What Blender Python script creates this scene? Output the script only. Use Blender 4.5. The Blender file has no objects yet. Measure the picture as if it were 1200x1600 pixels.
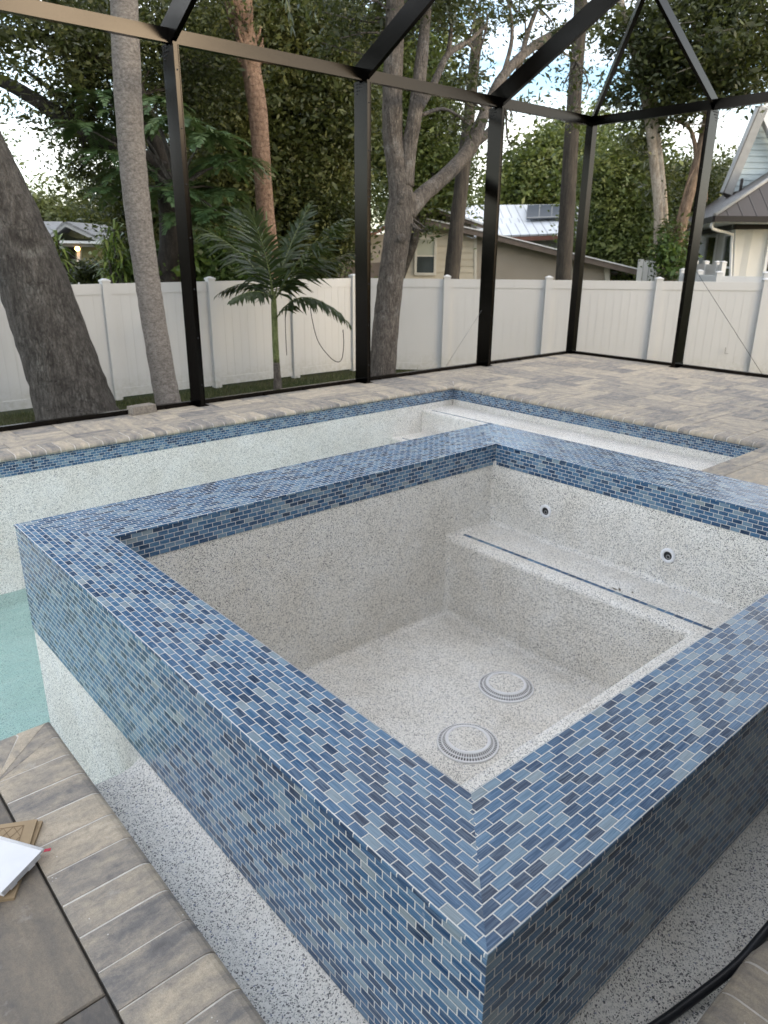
import bpy, bmesh, math, random
import numpy as np
from mathutils import Vector, Matrix
random.seed(7); rng = np.random.default_rng(7)
R = math.radians
scene = bpy.context.scene
COL = scene.collection

# ------------------------------------------------------------------ camera (deck top is z = 0)
CAM = np.array([-0.8421, -0.6436, 1.7398]); FPX = 1138.14
EUL = (1.224983, -0.0080047, -0.718222)
cd = bpy.data.cameras.new("camera"); cam = bpy.data.objects.new("camera", cd); COL.objects.link(cam)
cam.location = CAM; cam.rotation_euler = EUL
cd.sensor_fit = 'VERTICAL'; cd.sensor_height = 24; cd.lens = FPX / 1600 * 24
cd.dof.use_dof = True; cd.dof.focus_distance = 2.7; cd.dof.aperture_fstop = 3.6; cd.dof.aperture_blades = 0
cd.clip_start = 0.05; cd.clip_end = 2000
scene.camera = cam
RM = np.array(cam.rotation_euler.to_matrix())
RIGHT = np.array([math.cos(EUL[2]), math.sin(EUL[2]), 0]); FWD = np.array([-math.sin(EUL[2]), math.cos(EUL[2]), 0]); UP = np.array([0, 0, 1.])
def ray(px, py): return RM @ np.array([px - 600, 800 - py, -FPX])
def at(px, py, d):                       # point seen at photo pixel (px,py), d metres ahead
    r = ray(px, py); return CAM + r * (d / .9408 / (r @ FWD))
def gz(px, py, z):                       # same, on the level z
    r = ray(px, py); return CAM + r * ((z - CAM[2]) / r[2])
def gy(px, py, y):
    r = ray(px, py); return CAM + r * ((y - CAM[1]) / r[1])

# ------------------------------------------------------------------ node helpers
class NT:
    def __init__(s, name):
        s.mat = bpy.data.materials.new(name); s.mat.use_nodes = True
        s.t = s.mat.node_tree; s.t.nodes.clear()
        s.out = s.t.nodes.new('ShaderNodeOutputMaterial')
    def put(s, sock, v):
        if hasattr(v, 'is_linked') or isinstance(v, bpy.types.NodeSocket): s.t.links.new(v, sock)
        else:
            if sock.type == 'RGBA' and len(v) == 3: v = (*v, 1)
            sock.default_value = v
    def add(s, typ, _out=0, _props=None, **ins):
        n = s.t.nodes.new('ShaderNode' + typ)
        for k, v in (_props or {}).items(): setattr(n, k, v)
        for k, v in ins.items():
            k2 = int(k[1:]) if k[0] == 'i' and k[1:].isdigit() else k.replace('_', ' ')
            s.put(n.inputs[k2], v)
        return n if _out is None else n.outputs[_out]
    def m(s, op, a, b=0.0, c=0.0, clamp=False):
        n = s.t.nodes.new('ShaderNodeMath'); n.operation = op; n.use_clamp = clamp
        for i, v in enumerate((a, b, c)): s.put(n.inputs[i], v)
        return n.outputs[0]
    def v(s, op, a, b=(0, 0, 0)):
        n = s.t.nodes.new('ShaderNodeVectorMath'); n.operation = op
        s.put(n.inputs[0], a)
        if op == 'SCALE': s.put(n.inputs['Scale'], b)
        else: s.put(n.inputs[1], b)
        return n.outputs[1] if op in ('LENGTH', 'DOT_PRODUCT') else n.outputs[0]
    def mix(s, f, a, b, blend='MIX'):
        n = s.t.nodes.new('ShaderNodeMix'); n.data_type = 'RGBA'; n.blend_type = blend
        s.put(n.inputs[0], f); s.put(n.inputs[6], a); s.put(n.inputs[7], b); return n.outputs[2]
    def ramp(s, f, stops, interp='LINEAR'):
        n = s.t.nodes.new('ShaderNodeValToRGB'); cr = n.color_ramp; cr.interpolation = interp
        while len(cr.elements) < len(stops): cr.elements.new(0.5)
        for e, (p, c) in zip(cr.elements, stops): e.position = p; e.color = (*c, 1)
        s.put(n.inputs[0], f); return n.outputs[0]
    def rng(s, f, a, b, c=0.0, d=1.0, kind='LINEAR'):
        n = s.t.nodes.new('ShaderNodeMapRange'); n.interpolation_type = kind
        for i, v in enumerate((f, a, b, c, d)): s.put(n.inputs[i], v)
        return n.outputs[0]
    def noise(s, vec, scale, detail=3.0, rough=0.5, out=0, dim='3D', w=0.0):
        n = s.t.nodes.new('ShaderNodeTexNoise'); n.noise_dimensions = dim
        if vec is not None: s.put(n.inputs['Vector'], vec)
        if dim in ('4D', '1D'): s.put(n.inputs['W'], w)
        n.inputs['Scale'].default_value = scale; n.inputs['Detail'].default_value = detail; n.inputs['Roughness'].default_value = rough
        return n.outputs[out]
    def coord(s, which='Object'): return s.add('TexCoord', which)
    def uv(s): return s.coord('UV')
    def attr(s, name): return s.add('Attribute', 'Fac', {'attribute_name': name})
    def bump(s, h, strength=0.3, dist=0.01, normal=None):
        n = s.t.nodes.new('ShaderNodeBump'); n.inputs['Strength'].default_value = strength; n.inputs['Distance'].default_value = dist
        s.put(n.inputs['Height'], h)
        if normal is not None: s.put(n.inputs['Normal'], normal)
        return n.outputs[0]
    def bsdf(s, color, rough=0.6, normal=None, metal=0.0, spec=0.5, **kw):
        n = s.t.nodes.new('ShaderNodeBsdfPrincipled')
        s.put(n.inputs['Base Color'], color); s.put(n.inputs['Roughness'], rough); s.put(n.inputs['Metallic'], metal)
        s.put(n.inputs['Specular IOR Level'], spec)
        if normal is not None: s.put(n.inputs['Normal'], normal)
        for k, v in kw.items(): s.put(n.inputs[k.replace('_', ' ')], v)
        return n.outputs[0]
    def done(s, sh): s.t.links.new(sh, s.out.inputs['Surface']); return s.mat

def m_plain(name, col, rough=0.6, var=0.12, scale=6.0, bump=0.0, bscale=60.0, metal=0.0, spec=0.5):
    n = NT(name); o = n.coord()
    f = n.noise(o, scale, 4)
    c = n.mix(n.rng(f, .3, .7), tuple(x * (1 - var) for x in col), tuple(min(1, x * (1 + var)) for x in col))
    nr = n.bump(n.noise(o, bscale, 4), bump, .004) if bump else None
    r = n.rng(n.noise(o, scale * 2.3, 3), .3, .7, max(0, rough - .07), min(1, rough + .07))
    return n.done(n.bsdf(c, r, nr, metal, spec))

def m_tile(name, seed=0.0):
    n = NT(name); sep = n.add('SeparateXYZ', None, None, Vector=n.uv()); u, v = sep.outputs[0], sep.outputs[1]
    W, H = .0535, .0268
    rv = n.m('DIVIDE', v, H); row = n.m('FLOOR', rv)
    ru = n.m('ADD', n.m('DIVIDE', u, W), n.m('MULTIPLY', n.m('FLOORED_MODULO', row, 2.0), .5))
    # rows of hand-laid sheets do not line up exactly
    jit = n.add('TexWhiteNoise', 0, {'noise_dimensions': '1D'}, W=n.m('ADD', row, seed + .37))
    ru = n.m('ADD', ru, n.m('MULTIPLY', jit, .10)); col = n.m('FLOOR', ru)
    fu = n.m('FRACT', ru); fv = n.m('FRACT', rv)
    du = n.m('MULTIPLY', n.m('MINIMUM', fu, n.m('SUBTRACT', 1.0, fu)), W)
    dv = n.m('MULTIPLY', n.m('MINIMUM', fv, n.m('SUBTRACT', 1.0, fv)), H)
    wob = n.m('MULTIPLY', n.m('SUBTRACT', n.noise(n.uv(), 90, 2), .5), .0009)
    d = n.m('ADD', n.m('MINIMUM', du, dv), wob)
    tile = n.rng(d, .0011, .0017)
    idv = n.add('CombineXYZ', 0, None, X=col, Y=row, Z=seed)
    wn = n.add('TexWhiteNoise', None, {'noise_dimensions': '3D'}, Vector=idv)
    rnd, rcol = wn.outputs[0], wn.outputs[1]
    base = n.ramp(rnd, [(0, (.0015, .014, .044)), (.10, (.003, .027, .076)), (.22, (.008, .048, .120)), (.40, (.019, .078, .172)),
                        (.60, (.038, .115, .222)), (.78, (.080, .168, .272)), (.92, (.16, .24, .305)), (1, (.25, .29, .295))])
    sv = n.add('CombineXYZ', 0, None, X=n.m('MULTIPLY', u, 14.0), Y=n.m('MULTIPLY', v, 330.0), Z=n.m('MULTIPLY', rnd, 40.0))
    st = n.noise(sv, 1.0, 3, .55)
    base = n.mix(n.rng(st, .42, .72, 0, .55), base, n.mix(.5, base, (.40, .56, .72)))
    base = n.mix(n.rng(st, .5, .28, 0, .45), base, n.mix(.65, base, (.01, .05, .12)))
    glass = n.rng(d, .0017, .0045, .5, 1.0)                      # the cut edge of each glass tile
    base = n.mix(glass, n.mix(.6, base, (.03, .06, .09)), base)
    chip = n.rng(n.noise(n.uv(), 11, 4), .70, .74)                 # dried grout haze left on a few tiles
    base = n.mix(n.m('MULTIPLY', chip, .45), base, (.45, .5, .52))
    gr = n.mix(n.noise(n.uv(), 40, 3), (.58, .565, .53), (.78, .77, .74))
    c = n.mix(tile, gr, base)
    rough = n.rng(tile, 0, 1, .85, n.rng(st, .3, .7, .13, .28))
    tilt = n.v('SCALE', n.v('SUBTRACT', rcol, (.5, .5, .5)), .055)
    nr = n.v('NORMALIZE', n.v('ADD', n.add('NewGeometry', 'Normal'), n.v('SCALE', tilt, tile)))
    nr = n.bump(n.rng(d, .0004, .003), .55, .0012, nr)
    return n.done(n.bsdf(c, rough, nr, 0, n.rng(tile, 0, 1, .2, .34)))

def m_plaster():
    n = NT('pebble_plaster'); o = n.coord()
    def specks(scale, lo, hi, seed):
        vo = n.add('TexVoronoi', None, {'feature': 'F1'}, Vector=n.v('ADD', n.v('ADD', o, n.v('SCALE', n.noise(o, scale * 1.4, 2, .5, 1), .5 / scale)), (seed, seed * .7, 0)), Scale=scale)
        r = n.add('SeparateColor', 0, None, Color=vo.outputs['Color'])
        return n.m('MULTIPLY', n.m('LESS_THAN', r, lo), n.rng(vo.outputs['Distance'], hi, hi * .75))
    big = n.noise(o, 1.5, 5, .6); mid = n.noise(o, 6, 4, .6)
    base = n.mix(n.rng(big, .35, .65), (.79, .75, .68), (.87, .845, .79))
    base = n.mix(n.rng(mid, .44, .68, 0, .3), base, (.88, .875, .855))
    def cells(scale, seed):
        vo = n.add('TexVoronoi', None, {'feature': 'F1'}, Vector=n.v('ADD', n.v('ADD', o, n.v('SCALE', n.noise(o, scale * .8, 2, .6, 1), 1.1 / scale)), (seed, seed * .7, 0)), Scale=scale)
        return n.add('SeparateColor', 0, None, Color=vo.outputs['Color'])
    dens = n.m('MULTIPLY', n.m('SUBTRACT', n.noise(o, 3.1, 5, .65), .5), .22)
    r1 = n.m('ADD', cells(320, 0.0), dens); r2 = n.m('ADD', cells(220, 4.4), n.m('MULTIPLY', dens, .5)); r3 = cells(240, 9.1)
    c = n.mix(n.m('MULTIPLY', n.m('LESS_THAN', r3, .28), .38), base, (.42, .41, .375))
    c = n.mix(n.m('MULTIPLY', n.m('LESS_THAN', r1, .18), .55), c, (.20, .195, .18))
    c = n.mix(n.m('MULTIPLY', n.m('LESS_THAN', r1, .09), .85), c, (.030, .030, .033))
    c = n.mix(n.m('MULTIPLY', n.m('LESS_THAN', r2, .05), .8), c, (.040, .042, .05))
    c = n.mix(n.m('MULTIPLY', n.m('GREATER_THAN', r2, .985), .7), c, (.05, .08, .2))
    nr = n.bump(n.noise(o, 210, 3), .35, .003)
    return n.done(n.bsdf(c, .7, nr, 0, .35))

def m_paver(name, dark=0.0):
    n = NT(name); r = n.attr('rnd'); uv = n.uv()
    sh = n.add('CombineXYZ', 0, None, X=n.m('MULTIPLY', r, 91.0), Y=n.m('MULTIPLY', r, 57.0), Z=n.m('MULTIPLY', r, 13.0))
    warp = n.v('SCALE', n.v('SUBTRACT', n.noise(n.v('ADD', n.v('SCALE', uv, 9.0), sh), 1.0, 3, .6, 1), (.5, .5, .5)), .055)
    uw = n.v('ADD', uv, warp)
    f = n.noise(n.v('ADD', n.v('MULTIPLY', uw, (3.6, 15.0, 1.0)), sh), 1.0, 7, .70)
    f2 = n.noise(n.v('ADD', n.v('MULTIPLY', uw, (11.0, 16.0, 1.0)), sh), 1.0, 7, .72)
    t = n.m('ADD', n.m('MULTIPLY', n.m('SUBTRACT', f, .5), 1.35), n.m('ADD', n.m('MULTIPLY', n.m('SUBTRACT', f2, .5), 1.1), n.m('ADD', .32, n.m('MULTIPLY', r, .38))))
    c = n.ramp(t, [(.0, (.15, .140, .136)), (.22, (.225, .210, .197)), (.42, (.34, .302, .256)), (.62, (.46, .395, .31)), (.8, (.56, .47, .355)), (1, (.66, .57, .44))])
    if dark: c = n.mix(dark, c, (.085, .075, .066))
    o = n.coord(); fine = n.noise(o, 320, 3, .7); med = n.noise(o, 55, 4, .7)
    c = n.mix(n.rng(fine, .38, .66, 0, .55), c, n.mix(.5, c, (.07, .065, .06)))
    c = n.mix(n.rng(med, .48, .68, 0, .5), c, n.mix(.5, c, (.10, .095, .095)))
    chalk = n.rng(n.noise(o, 9, 5, .7), .60, .72); c = n.mix(n.m('MULTIPLY', chalk, .25), c, (.62, .59, .55))
    stain = n.rng(n.noise(o, 4.3, 4, .6), .63, .72); c = n.mix(n.m('MULTIPLY', stain, .35), c, (.09, .075, .055))
    sp = n.add('TexVoronoi', 0, None, Vector=o, Scale=31.0)
    c = n.mix(n.m('MULTIPLY', n.m('LESS_THAN', sp, .055), n.m('GREATER_THAN', n.noise(o, 5, 2), .55)), c, (.72, .70, .66))
    nr = n.bump(n.m('ADD', fine, med), .35, .003)
    return n.done(n.bsdf(c, n.rng(f, .3, .7, .62, .85), nr, 0, .3))

def m_bark(name, c0, c1, scale=9.0, stretch=(1, 1, .25), bump=.8, rings=0.0, lichen=None, cracks=0.0):
    n = NT(name); o = n.coord()
    v = n.v('MULTIPLY', o, stretch); f = n.noise(v, scale, 6, .65); g = n.noise(o, 2.2, 3)
    c = n.mix(n.rng(f, .35, .66), c0, c1)
    if lichen: c = n.mix(n.rng(n.noise(o, 3.3, 5, .7), .56, .68, 0, .55), c, lichen)
    c = n.mix(n.rng(n.noise(n.v('MULTIPLY', o, stretch), scale * 4.5, 4, .7), .42, .62, 0, .55), c, tuple(x * .42 for x in c0))
    h = n.m('ADD', f, n.m('MULTIPLY', n.noise(v, scale * 4.5, 3, .7), .5))
    if cracks:
        wv = n.v('ADD', n.v('MULTIPLY', o, (cracks, cracks, cracks * .2)), n.v('SCALE', n.noise(o, 9, 3, .6, 1), 1.6))
        ed = n.add('TexVoronoi', 0, {'feature': 'DISTANCE_TO_EDGE'}, Vector=wv, Scale=1.0)
        ck = n.rng(ed, .0, .20); c = n.mix(n.m('MULTIPLY', n.m('SUBTRACT', 1.0, ck), n.rng(n.noise(o, 3, 3), .40, .65, .0, .6)), c, tuple(x * .35 for x in c0)); h = n.m('ADD', h, n.m('MULTIPLY', ck, .5))
        sp = n.rng(n.noise(n.v('MULTIPLY', o, (1, 1, .6)), 13, 5, .75), .60, .68); c = n.mix(n.m('MULTIPLY', sp, .75), c, tuple(x * .3 for x in c0))
    if rings:
        sz = n.add('SeparateXYZ', None, None, Vector=n.uv()).outputs[1]
        w = n.m('ADD', n.m('MULTIPLY', sz, rings), n.m('MULTIPLY', n.noise(o, 4, 4, .6), 3.0))
        fr = n.m('FRACT', w); rg = n.rng(n.m('MINIMUM', fr, n.m('SUBTRACT', 1.0, fr)), 0.0, .14)
        c = n.mix(n.m('MULTIPLY', n.m('SUBTRACT', 1.0, rg), .28), c, tuple(x * .5 for x in c0)); h = n.m('ADD', n.m('MULTIPLY', f, .8), n.m('MULTIPLY', rg, .35))
    c = n.mix(n.rng(g, .35, .7, 0, .3), c, tuple(x * .6 for x in c0))
    return n.done(n.bsdf(c, .85, n.bump(h, bump, .02), 0, .25))

def m_leaf(name, c0, c1, c2, trans=.3, rough=.45):
    n = NT(name); r = n.attr('rnd'); o = n.coord()
    t = n.m('ADD', n.m('MULTIPLY', r, .62), n.m('MULTIPLY', n.rng(n.noise(o, .8, 4, .6), .36, .66), .52))
    c = n.ramp(t, [(.2, c0), (.55, c1), (.95, c2)])
    b = n.bsdf(c, rough, None, 0, .4)
    tr = n.add('BsdfTranslucent', 0, None, Color=n.mix(.3, c, (.16, .19, .02)))
    return n.done(n.add('MixShader', 0, None, i0=trans, i1=b, i2=tr))

def m_metal_roof(name, col, pitch=.4, axis=0, rough=.35, spec=.5):
    n = NT(name); s = n.add('SeparateXYZ', None, None, Vector=n.uv()).outputs[axis]
    o = n.coord(); c = n.mix(n.noise(o, 1.1, 4), tuple(x * .85 for x in col), tuple(min(1, x * 1.1) for x in col))
    fr = n.m('FRACT', n.m('DIVIDE', s, pitch)); seam = n.rng(n.m('MINIMUM', fr, n.m('SUBTRACT', 1.0, fr)), .03, .07)
    c = n.mix(seam, tuple(x * .55 for x in col), c)
    return n.done(n.bsdf(c, rough, n.bump(n.m('SUBTRACT', 1.0, seam), .8, .03), 0, spec))

MT = {}
MT['tile'] = m_tile('glass_mosaic_tile', 0.0)
MT['tile_b'] = m_tile('glass_mosaic_tile_band', 13.0)
MT['plaster'] = m_plaster()
MT['paver'] = m_paver('concrete_paver'); MT['paver_dark'] = m_paver('dark_concrete_paver', .62)
MT['grout'] = m_plain('joint_mortar', (.66, .62, .56), .9, .15, 30, .4, 200)
MT['sand'] = m_plain('joint_sand', (.045, .04, .034), .95, .2, 30)
n = NT('bronze_aluminium'); o = n.coord(); f = n.noise(n.v('MULTIPLY', o, (.6, .6, .6)), 1.2, 2)
MT['bronze'] = n.done(n.bsdf(n.mix(f, (.019, .0175, .016), (.025, .023, .021)), .205, n.bump(n.noise(o, 300, 2), .03, .002), 1.0, .5))
n = NT('white_vinyl'); o = n.coord(); zc = n.add('SeparateXYZ', None, None, Vector=n.add('NewGeometry', 'Position')).outputs[2]
c = n.mix(n.noise(o, 1.2, 4), (.53, .53, .52), (.59, .59, .58))
dirt = n.m('MULTIPLY', n.rng(n.m('ADD', zc, n.m('MULTIPLY', n.noise(o, 6, 5, .7), .5)), -.28, .02, .35, 0), n.rng(n.noise(o, 14, 4, .7), .35, .6))
c = n.mix(dirt, c, (.30, .29, .21)); c = n.mix(n.rng(n.noise(n.v('MULTIPLY', o, (9, 9, .7)), 2.0, 4), .58, .72, 0, .14), c, (.42, .42, .36))
MT['vinyl'] = n.done(n.bsdf(c, n.rng(n.noise(o, 5, 3), .3, .7, .36, .52), None, 0, .5))
MT['white'] = m_plain('white_plastic', (.78, .78, .79), .35, .03, 20)
MT['dark'] = m_plain('dark_void', (.012, .012, .014), .6, .1, 20)
MT['rubber'] = m_plain('black_rubber', (.012, .013, .016), .42, .2, 60, .1, 300)
MT['card'] = m_plain('brown_cardboard', (.37, .27, .16), .8, .12, 14, .15, 150)
MT['cardline'] = m_plain('cardboard_crease', (.24, .165, .09), .8, .12, 14)
MT['red'] = m_plain('red_tape', (.5, .02, .05), .45, .1, 20)
MT['steel'] = m_plain('steel_cable', (.30, .30, .30), .4, .1, 20, 0, 60, .6)
MT['cable_black'] = m_plain('black_cable', (.02, .02, .02), .5, .1, 20)
MT['brick'] = m_plain('rough_grey_paver', (.23, .20, .165), .9, .3, 40, .8, 90)
MT['ground'] = None

# ------------------------------------------------------------------ mesh helpers
def world_loc(o):
    l = Vector((0, 0, 0))
    while o is not None: l += o.location; o = o.parent
    return l
class MB:
    def __init__(s): s.V = []; s.F = []; s.UV = []; s.r = []; s.sm = []
    def face(s, pts, uv=None, rnd=0.0, smooth=False):
        i = len(s.V); s.V += [tuple(map(float, p)) for p in pts]; s.F.append(tuple(range(i, i + len(pts))))
        if uv is None:
            p = [Vector(q) for q in pts]; e = (p[1] - p[0]); e = e.normalized() if e.length > 1e-9 else Vector((1, 0, 0))
            nn = (p[1] - p[0]).cross(p[-1] - p[0]); nn = nn.normalized() if nn.length > 1e-12 else Vector((0, 0, 1)); b = nn.cross(e)
            uv = [((q - p[0]).dot(e), (q - p[0]).dot(b)) for q in p]
        s.UV += list(uv); s.r += [rnd] * len(pts); s.sm.append(smooth)
    def hexa(s, b, t, rnd=0.0):          # b, t: 4 bottom and 4 top points, counter-clockwise from above
        s.face(t, None, rnd); s.face(b[::-1], None, rnd)
        for k in range(4): s.face([b[k], b[(k + 1) % 4], t[(k + 1) % 4], t[k]], None, rnd)
    def box(s, x0, y0, z0, x1, y1, z1, rnd=0.0):
        s.hexa([(x0, y0, z0), (x1, y0, z0), (x1, y1, z0), (x0, y1, z0)], [(x0, y0, z1), (x1, y0, z1), (x1, y1, z1), (x0, y1, z1)], rnd)
    def obox(s, o, a, b, c, rnd=0.0):    # origin corner and three edge vectors
        o, a, b, c = (np.array(q, float) for q in (o, a, b, c))
        if np.dot(np.cross(a, b), c) < 0: a, b = b, a
        s.hexa([o, o + a, o + a + b, o + b], [o + c, o + a + c, o + a + b + c, o + b + c], rnd)
    def bar(s, p, q, w, h, up=(0, 0, 1)):  # rectangular bar, w across, h along up
        p, q, up = np.array(p, float), np.array(q, float), np.array(up, float)
        d = (q - p) / np.linalg.norm(q - p); sd = np.cross(d, up); sd /= np.linalg.norm(sd); u2 = np.cross(sd, d)
        s.obox(p - sd * w / 2 - u2 * h / 2, q - p, sd * w, u2 * h)
    def prism(s, poly, d, rnd=0.0):      # polygon pushed along d
        d = np.array(d, float); P = [np.array(p, float) for p in poly]; Q = [p + d for p in P]
        nrm = sum(np.cross(P[k] - P[0], P[k + 1] - P[0]) for k in range(1, len(P) - 1))
        if np.dot(nrm, d) > 0: P, Q = P[::-1], Q[::-1]
        s.face(P, None, rnd); s.face(Q[::-1], None, rnd)
        for k in range(len(P)): s.face([P[k], Q[k], Q[(k + 1) % len(P)], P[(k + 1) % len(P)]], None, rnd)
    def tube(s, pts, rad, seg=10, sub=4, wob=0.0, rnd=0.0, caps=True):
        P = [np.array(p, float) for p in pts]; rad = list(rad) if hasattr(rad, '__len__') else [rad] * len(P)
        if sub > 1 and len(P) > 2:
            NP, NR = [], []
            for i in range(len(P) - 1):
                a, b, c, d = P[max(i - 1, 0)], P[i], P[i + 1], P[min(i + 2, len(P) - 1)]
                for k in range(sub):
                    t = k / sub
                    NP.append(.5 * (2 * b + (c - a) * t + (2 * a - 5 * b + 4 * c - d) * t * t + (3 * b - a - 3 * c + d) * t ** 3)); NR.append(rad[i] * (1 - t) + rad[i + 1] * t)
            NP.append(P[-1]); NR.append(rad[-1]); P, rad = NP, NR
        up = np.array([.31, .17, .93]); rings = []; L = 0; Ls = []
        for i, p in enumerate(P):
            d = P[min(i + 1, len(P) - 1)] - P[max(i - 1, 0)]; d /= np.linalg.norm(d) + 1e-12
            if abs(np.dot(d, up)) > .98: up = np.array([.9, .1, .2])
            x = np.cross(up, d); x /= np.linalg.norm(x); y = np.cross(d, x); up = y
            if i: L += np.linalg.norm(p - P[i - 1])
            Ls.append(L); rg = []
            for k in range(seg):
                a = 2 * math.pi * k / seg; rr = rad[i] * (1 + (rng.uniform(-wob, wob) if wob else 0)); rg.append(p + rr * (math.cos(a) * x + math.sin(a) * y))
            rings.append(rg)
        for i in range(len(P) - 1):
            for k in range(seg):
                k2 = (k + 1) % seg
                s.face([rings[i][k], rings[i][k2], rings[i + 1][k2], rings[i + 1][k]], [(k / seg, Ls[i]), ((k + 1) / seg, Ls[i]), ((k + 1) / seg, Ls[i + 1]), (k / seg, Ls[i + 1])], rnd, True)
        if caps:
            s.face(rings[0][::-1], None, rnd); s.face(rings[-1], None, rnd)
    def lathe(s, c, prof, seg=32, axis=(0, 0, 1), rnd=0.0):
        ax = Vector(axis).normalized(); q = Vector((0, 0, 1)).rotation_difference(ax); c = Vector(c)
        def pt(r, h, k): a = 2 * math.pi * k / seg; return c + q @ Vector((r * math.cos(a), r * math.sin(a), h))
        for (r0, h0), (r1, h1) in zip(prof, prof[1:]):
            for k in range(seg):
                f = [pt(r0, h0, k), pt(r0, h0, k + 1), pt(r1, h1, k + 1), pt(r1, h1, k)]
                if r1 < 1e-6: f = f[:3]
                if r0 < 1e-6: f = [f[0], f[2], f[3]]
                s.face(f, None, rnd, True)
    def build(s, name, mat, parent=None, merge=False, bevel=0.0, seg=2, smooth_angle=None):
        me = bpy.data.meshes.new(name); off = world_loc(parent) if parent else Vector((0, 0, 0))
        me.from_pydata([(v[0] - off[0], v[1] - off[1], v[2] - off[2]) for v in s.V], [], s.F)
        ul = me.uv_layers.new(name='UVMap'); ul.data.foreach_set('uv', [c for u in s.UV for c in u])
        at_ = me.attributes.new('rnd', 'FLOAT', 'POINT'); at_.data.foreach_set('value', s.r)
        me.polygons.foreach_set('use_smooth', s.sm)
        if merge or any(s.sm):
            bm = bmesh.new(); bm.from_mesh(me); bmesh.ops.remove_doubles(bm, verts=bm.verts, dist=1e-5)
            if merge: bmesh.ops.recalc_face_normals(bm, faces=bm.faces)
            bm.to_mesh(me); bm.free()
        me.materials.append(mat); o = bpy.data.objects.new(name, me); COL.objects.link(o)
        if parent: o.parent = parent
        if bevel:
            md = o.modifiers.new('bevel', 'BEVEL'); md.width = bevel; md.segments = seg; md.limit_method = 'ANGLE'; md.angle_limit = R(40)
            if seg > 1: me.polygons.foreach_set('use_smooth', [True] * len(me.polygons)); md.harden_normals = True
        return o

def quads(name, V, rnd, mat, parent=None, smooth=False):     # V (N,4,3), rnd (N)
    N = len(V); me = bpy.data.meshes.new(name); off = np.array(world_loc(parent)) if parent else np.zeros(3)
    me.vertices.add(4 * N); me.vertices.foreach_set('co', (V - off).reshape(-1).astype(np.float32))
    me.loops.add(4 * N); me.loops.foreach_set('vertex_index', np.arange(4 * N, dtype=np.int32))
    me.polygons.add(N); me.polygons.foreach_set('loop_start', np.arange(0, 4 * N, 4, dtype=np.int32))
    a = me.attributes.new('rnd', 'FLOAT', 'POINT'); a.data.foreach_set('value', np.repeat(rnd, 4).astype(np.float32))
    me.update(); me.validate(); me.materials.append(mat)
    o = bpy.data.objects.new(name, me); COL.objects.link(o)
    if parent: o.parent = parent
    return o
def props(o, label=None, cat=None, group=None, kind=None):
    if label: o['label'] = label
    if cat: o['category'] = cat
    if group: o['group'] = group
    if kind: o['kind'] = kind
    return o
def thing(name, label, cat, loc=(0, 0, 0), group=None):
    o = bpy.data.objects.new(name, None); COL.objects.link(o); o.location = tuple(map(float, loc)); o.empty_display_size = .2
    return props(o, label, cat, group)
def copy_tree(o, parent=None):
    c = o.copy(); COL.objects.link(c); c.parent = parent
    for ch in list(o.children): copy_tree(ch, c)
    return c

def unit(a): return a / (np.linalg.norm(a, axis=-1, keepdims=True) + 1e-9)
def leaf_quads(C, size, aspect=.42, droop=.35, var=.5):
    """diamond leaves at the centres C"""
    N = len(C); d = rng.normal(size=(N, 3)); d[:, 2] = d[:, 2] * .6 - droop; d = unit(d)
    s = unit(np.cross(d, rng.normal(size=(N, 3)))); L = (size * (1 + rng.uniform(-var, var, N)) * np.where(rng.random(N) < .18, 1.7, 1.0))[:, None]
    nn = np.cross(d, s); w = L * aspect
    return np.stack([C - d * L * .5, C + s * w * .5 + nn * w * .12, C + d * L * .5, C - s * w * .5 + nn * w * .12], 1)
def crown_points(c, rad, n_cl, per, cl_r, hollow=.35, flat=1.0):
    c = np.array(c, float); rad = np.array(rad, float)
    u = unit(rng.normal(size=(n_cl, 3))); r = (hollow + (1 - hollow) * rng.random(n_cl) ** .6)[:, None]
    cc = c + u * r * rad * (1 + rng.uniform(-.22, .22, (n_cl, 1)))
    k = rng.poisson(per, n_cl); idx = np.repeat(np.arange(n_cl), k)
    sp = (cl_r * (.6 + .8 * rng.random(n_cl)))[idx][:, None]
    return cc[idx] + rng.normal(size=(len(idx), 3)) * sp * np.array([1, 1, .62 * flat]), np.clip(rng.random(n_cl)[idx] * .6 + rng.random(len(idx)) * .4, 0, 1), cc

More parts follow.
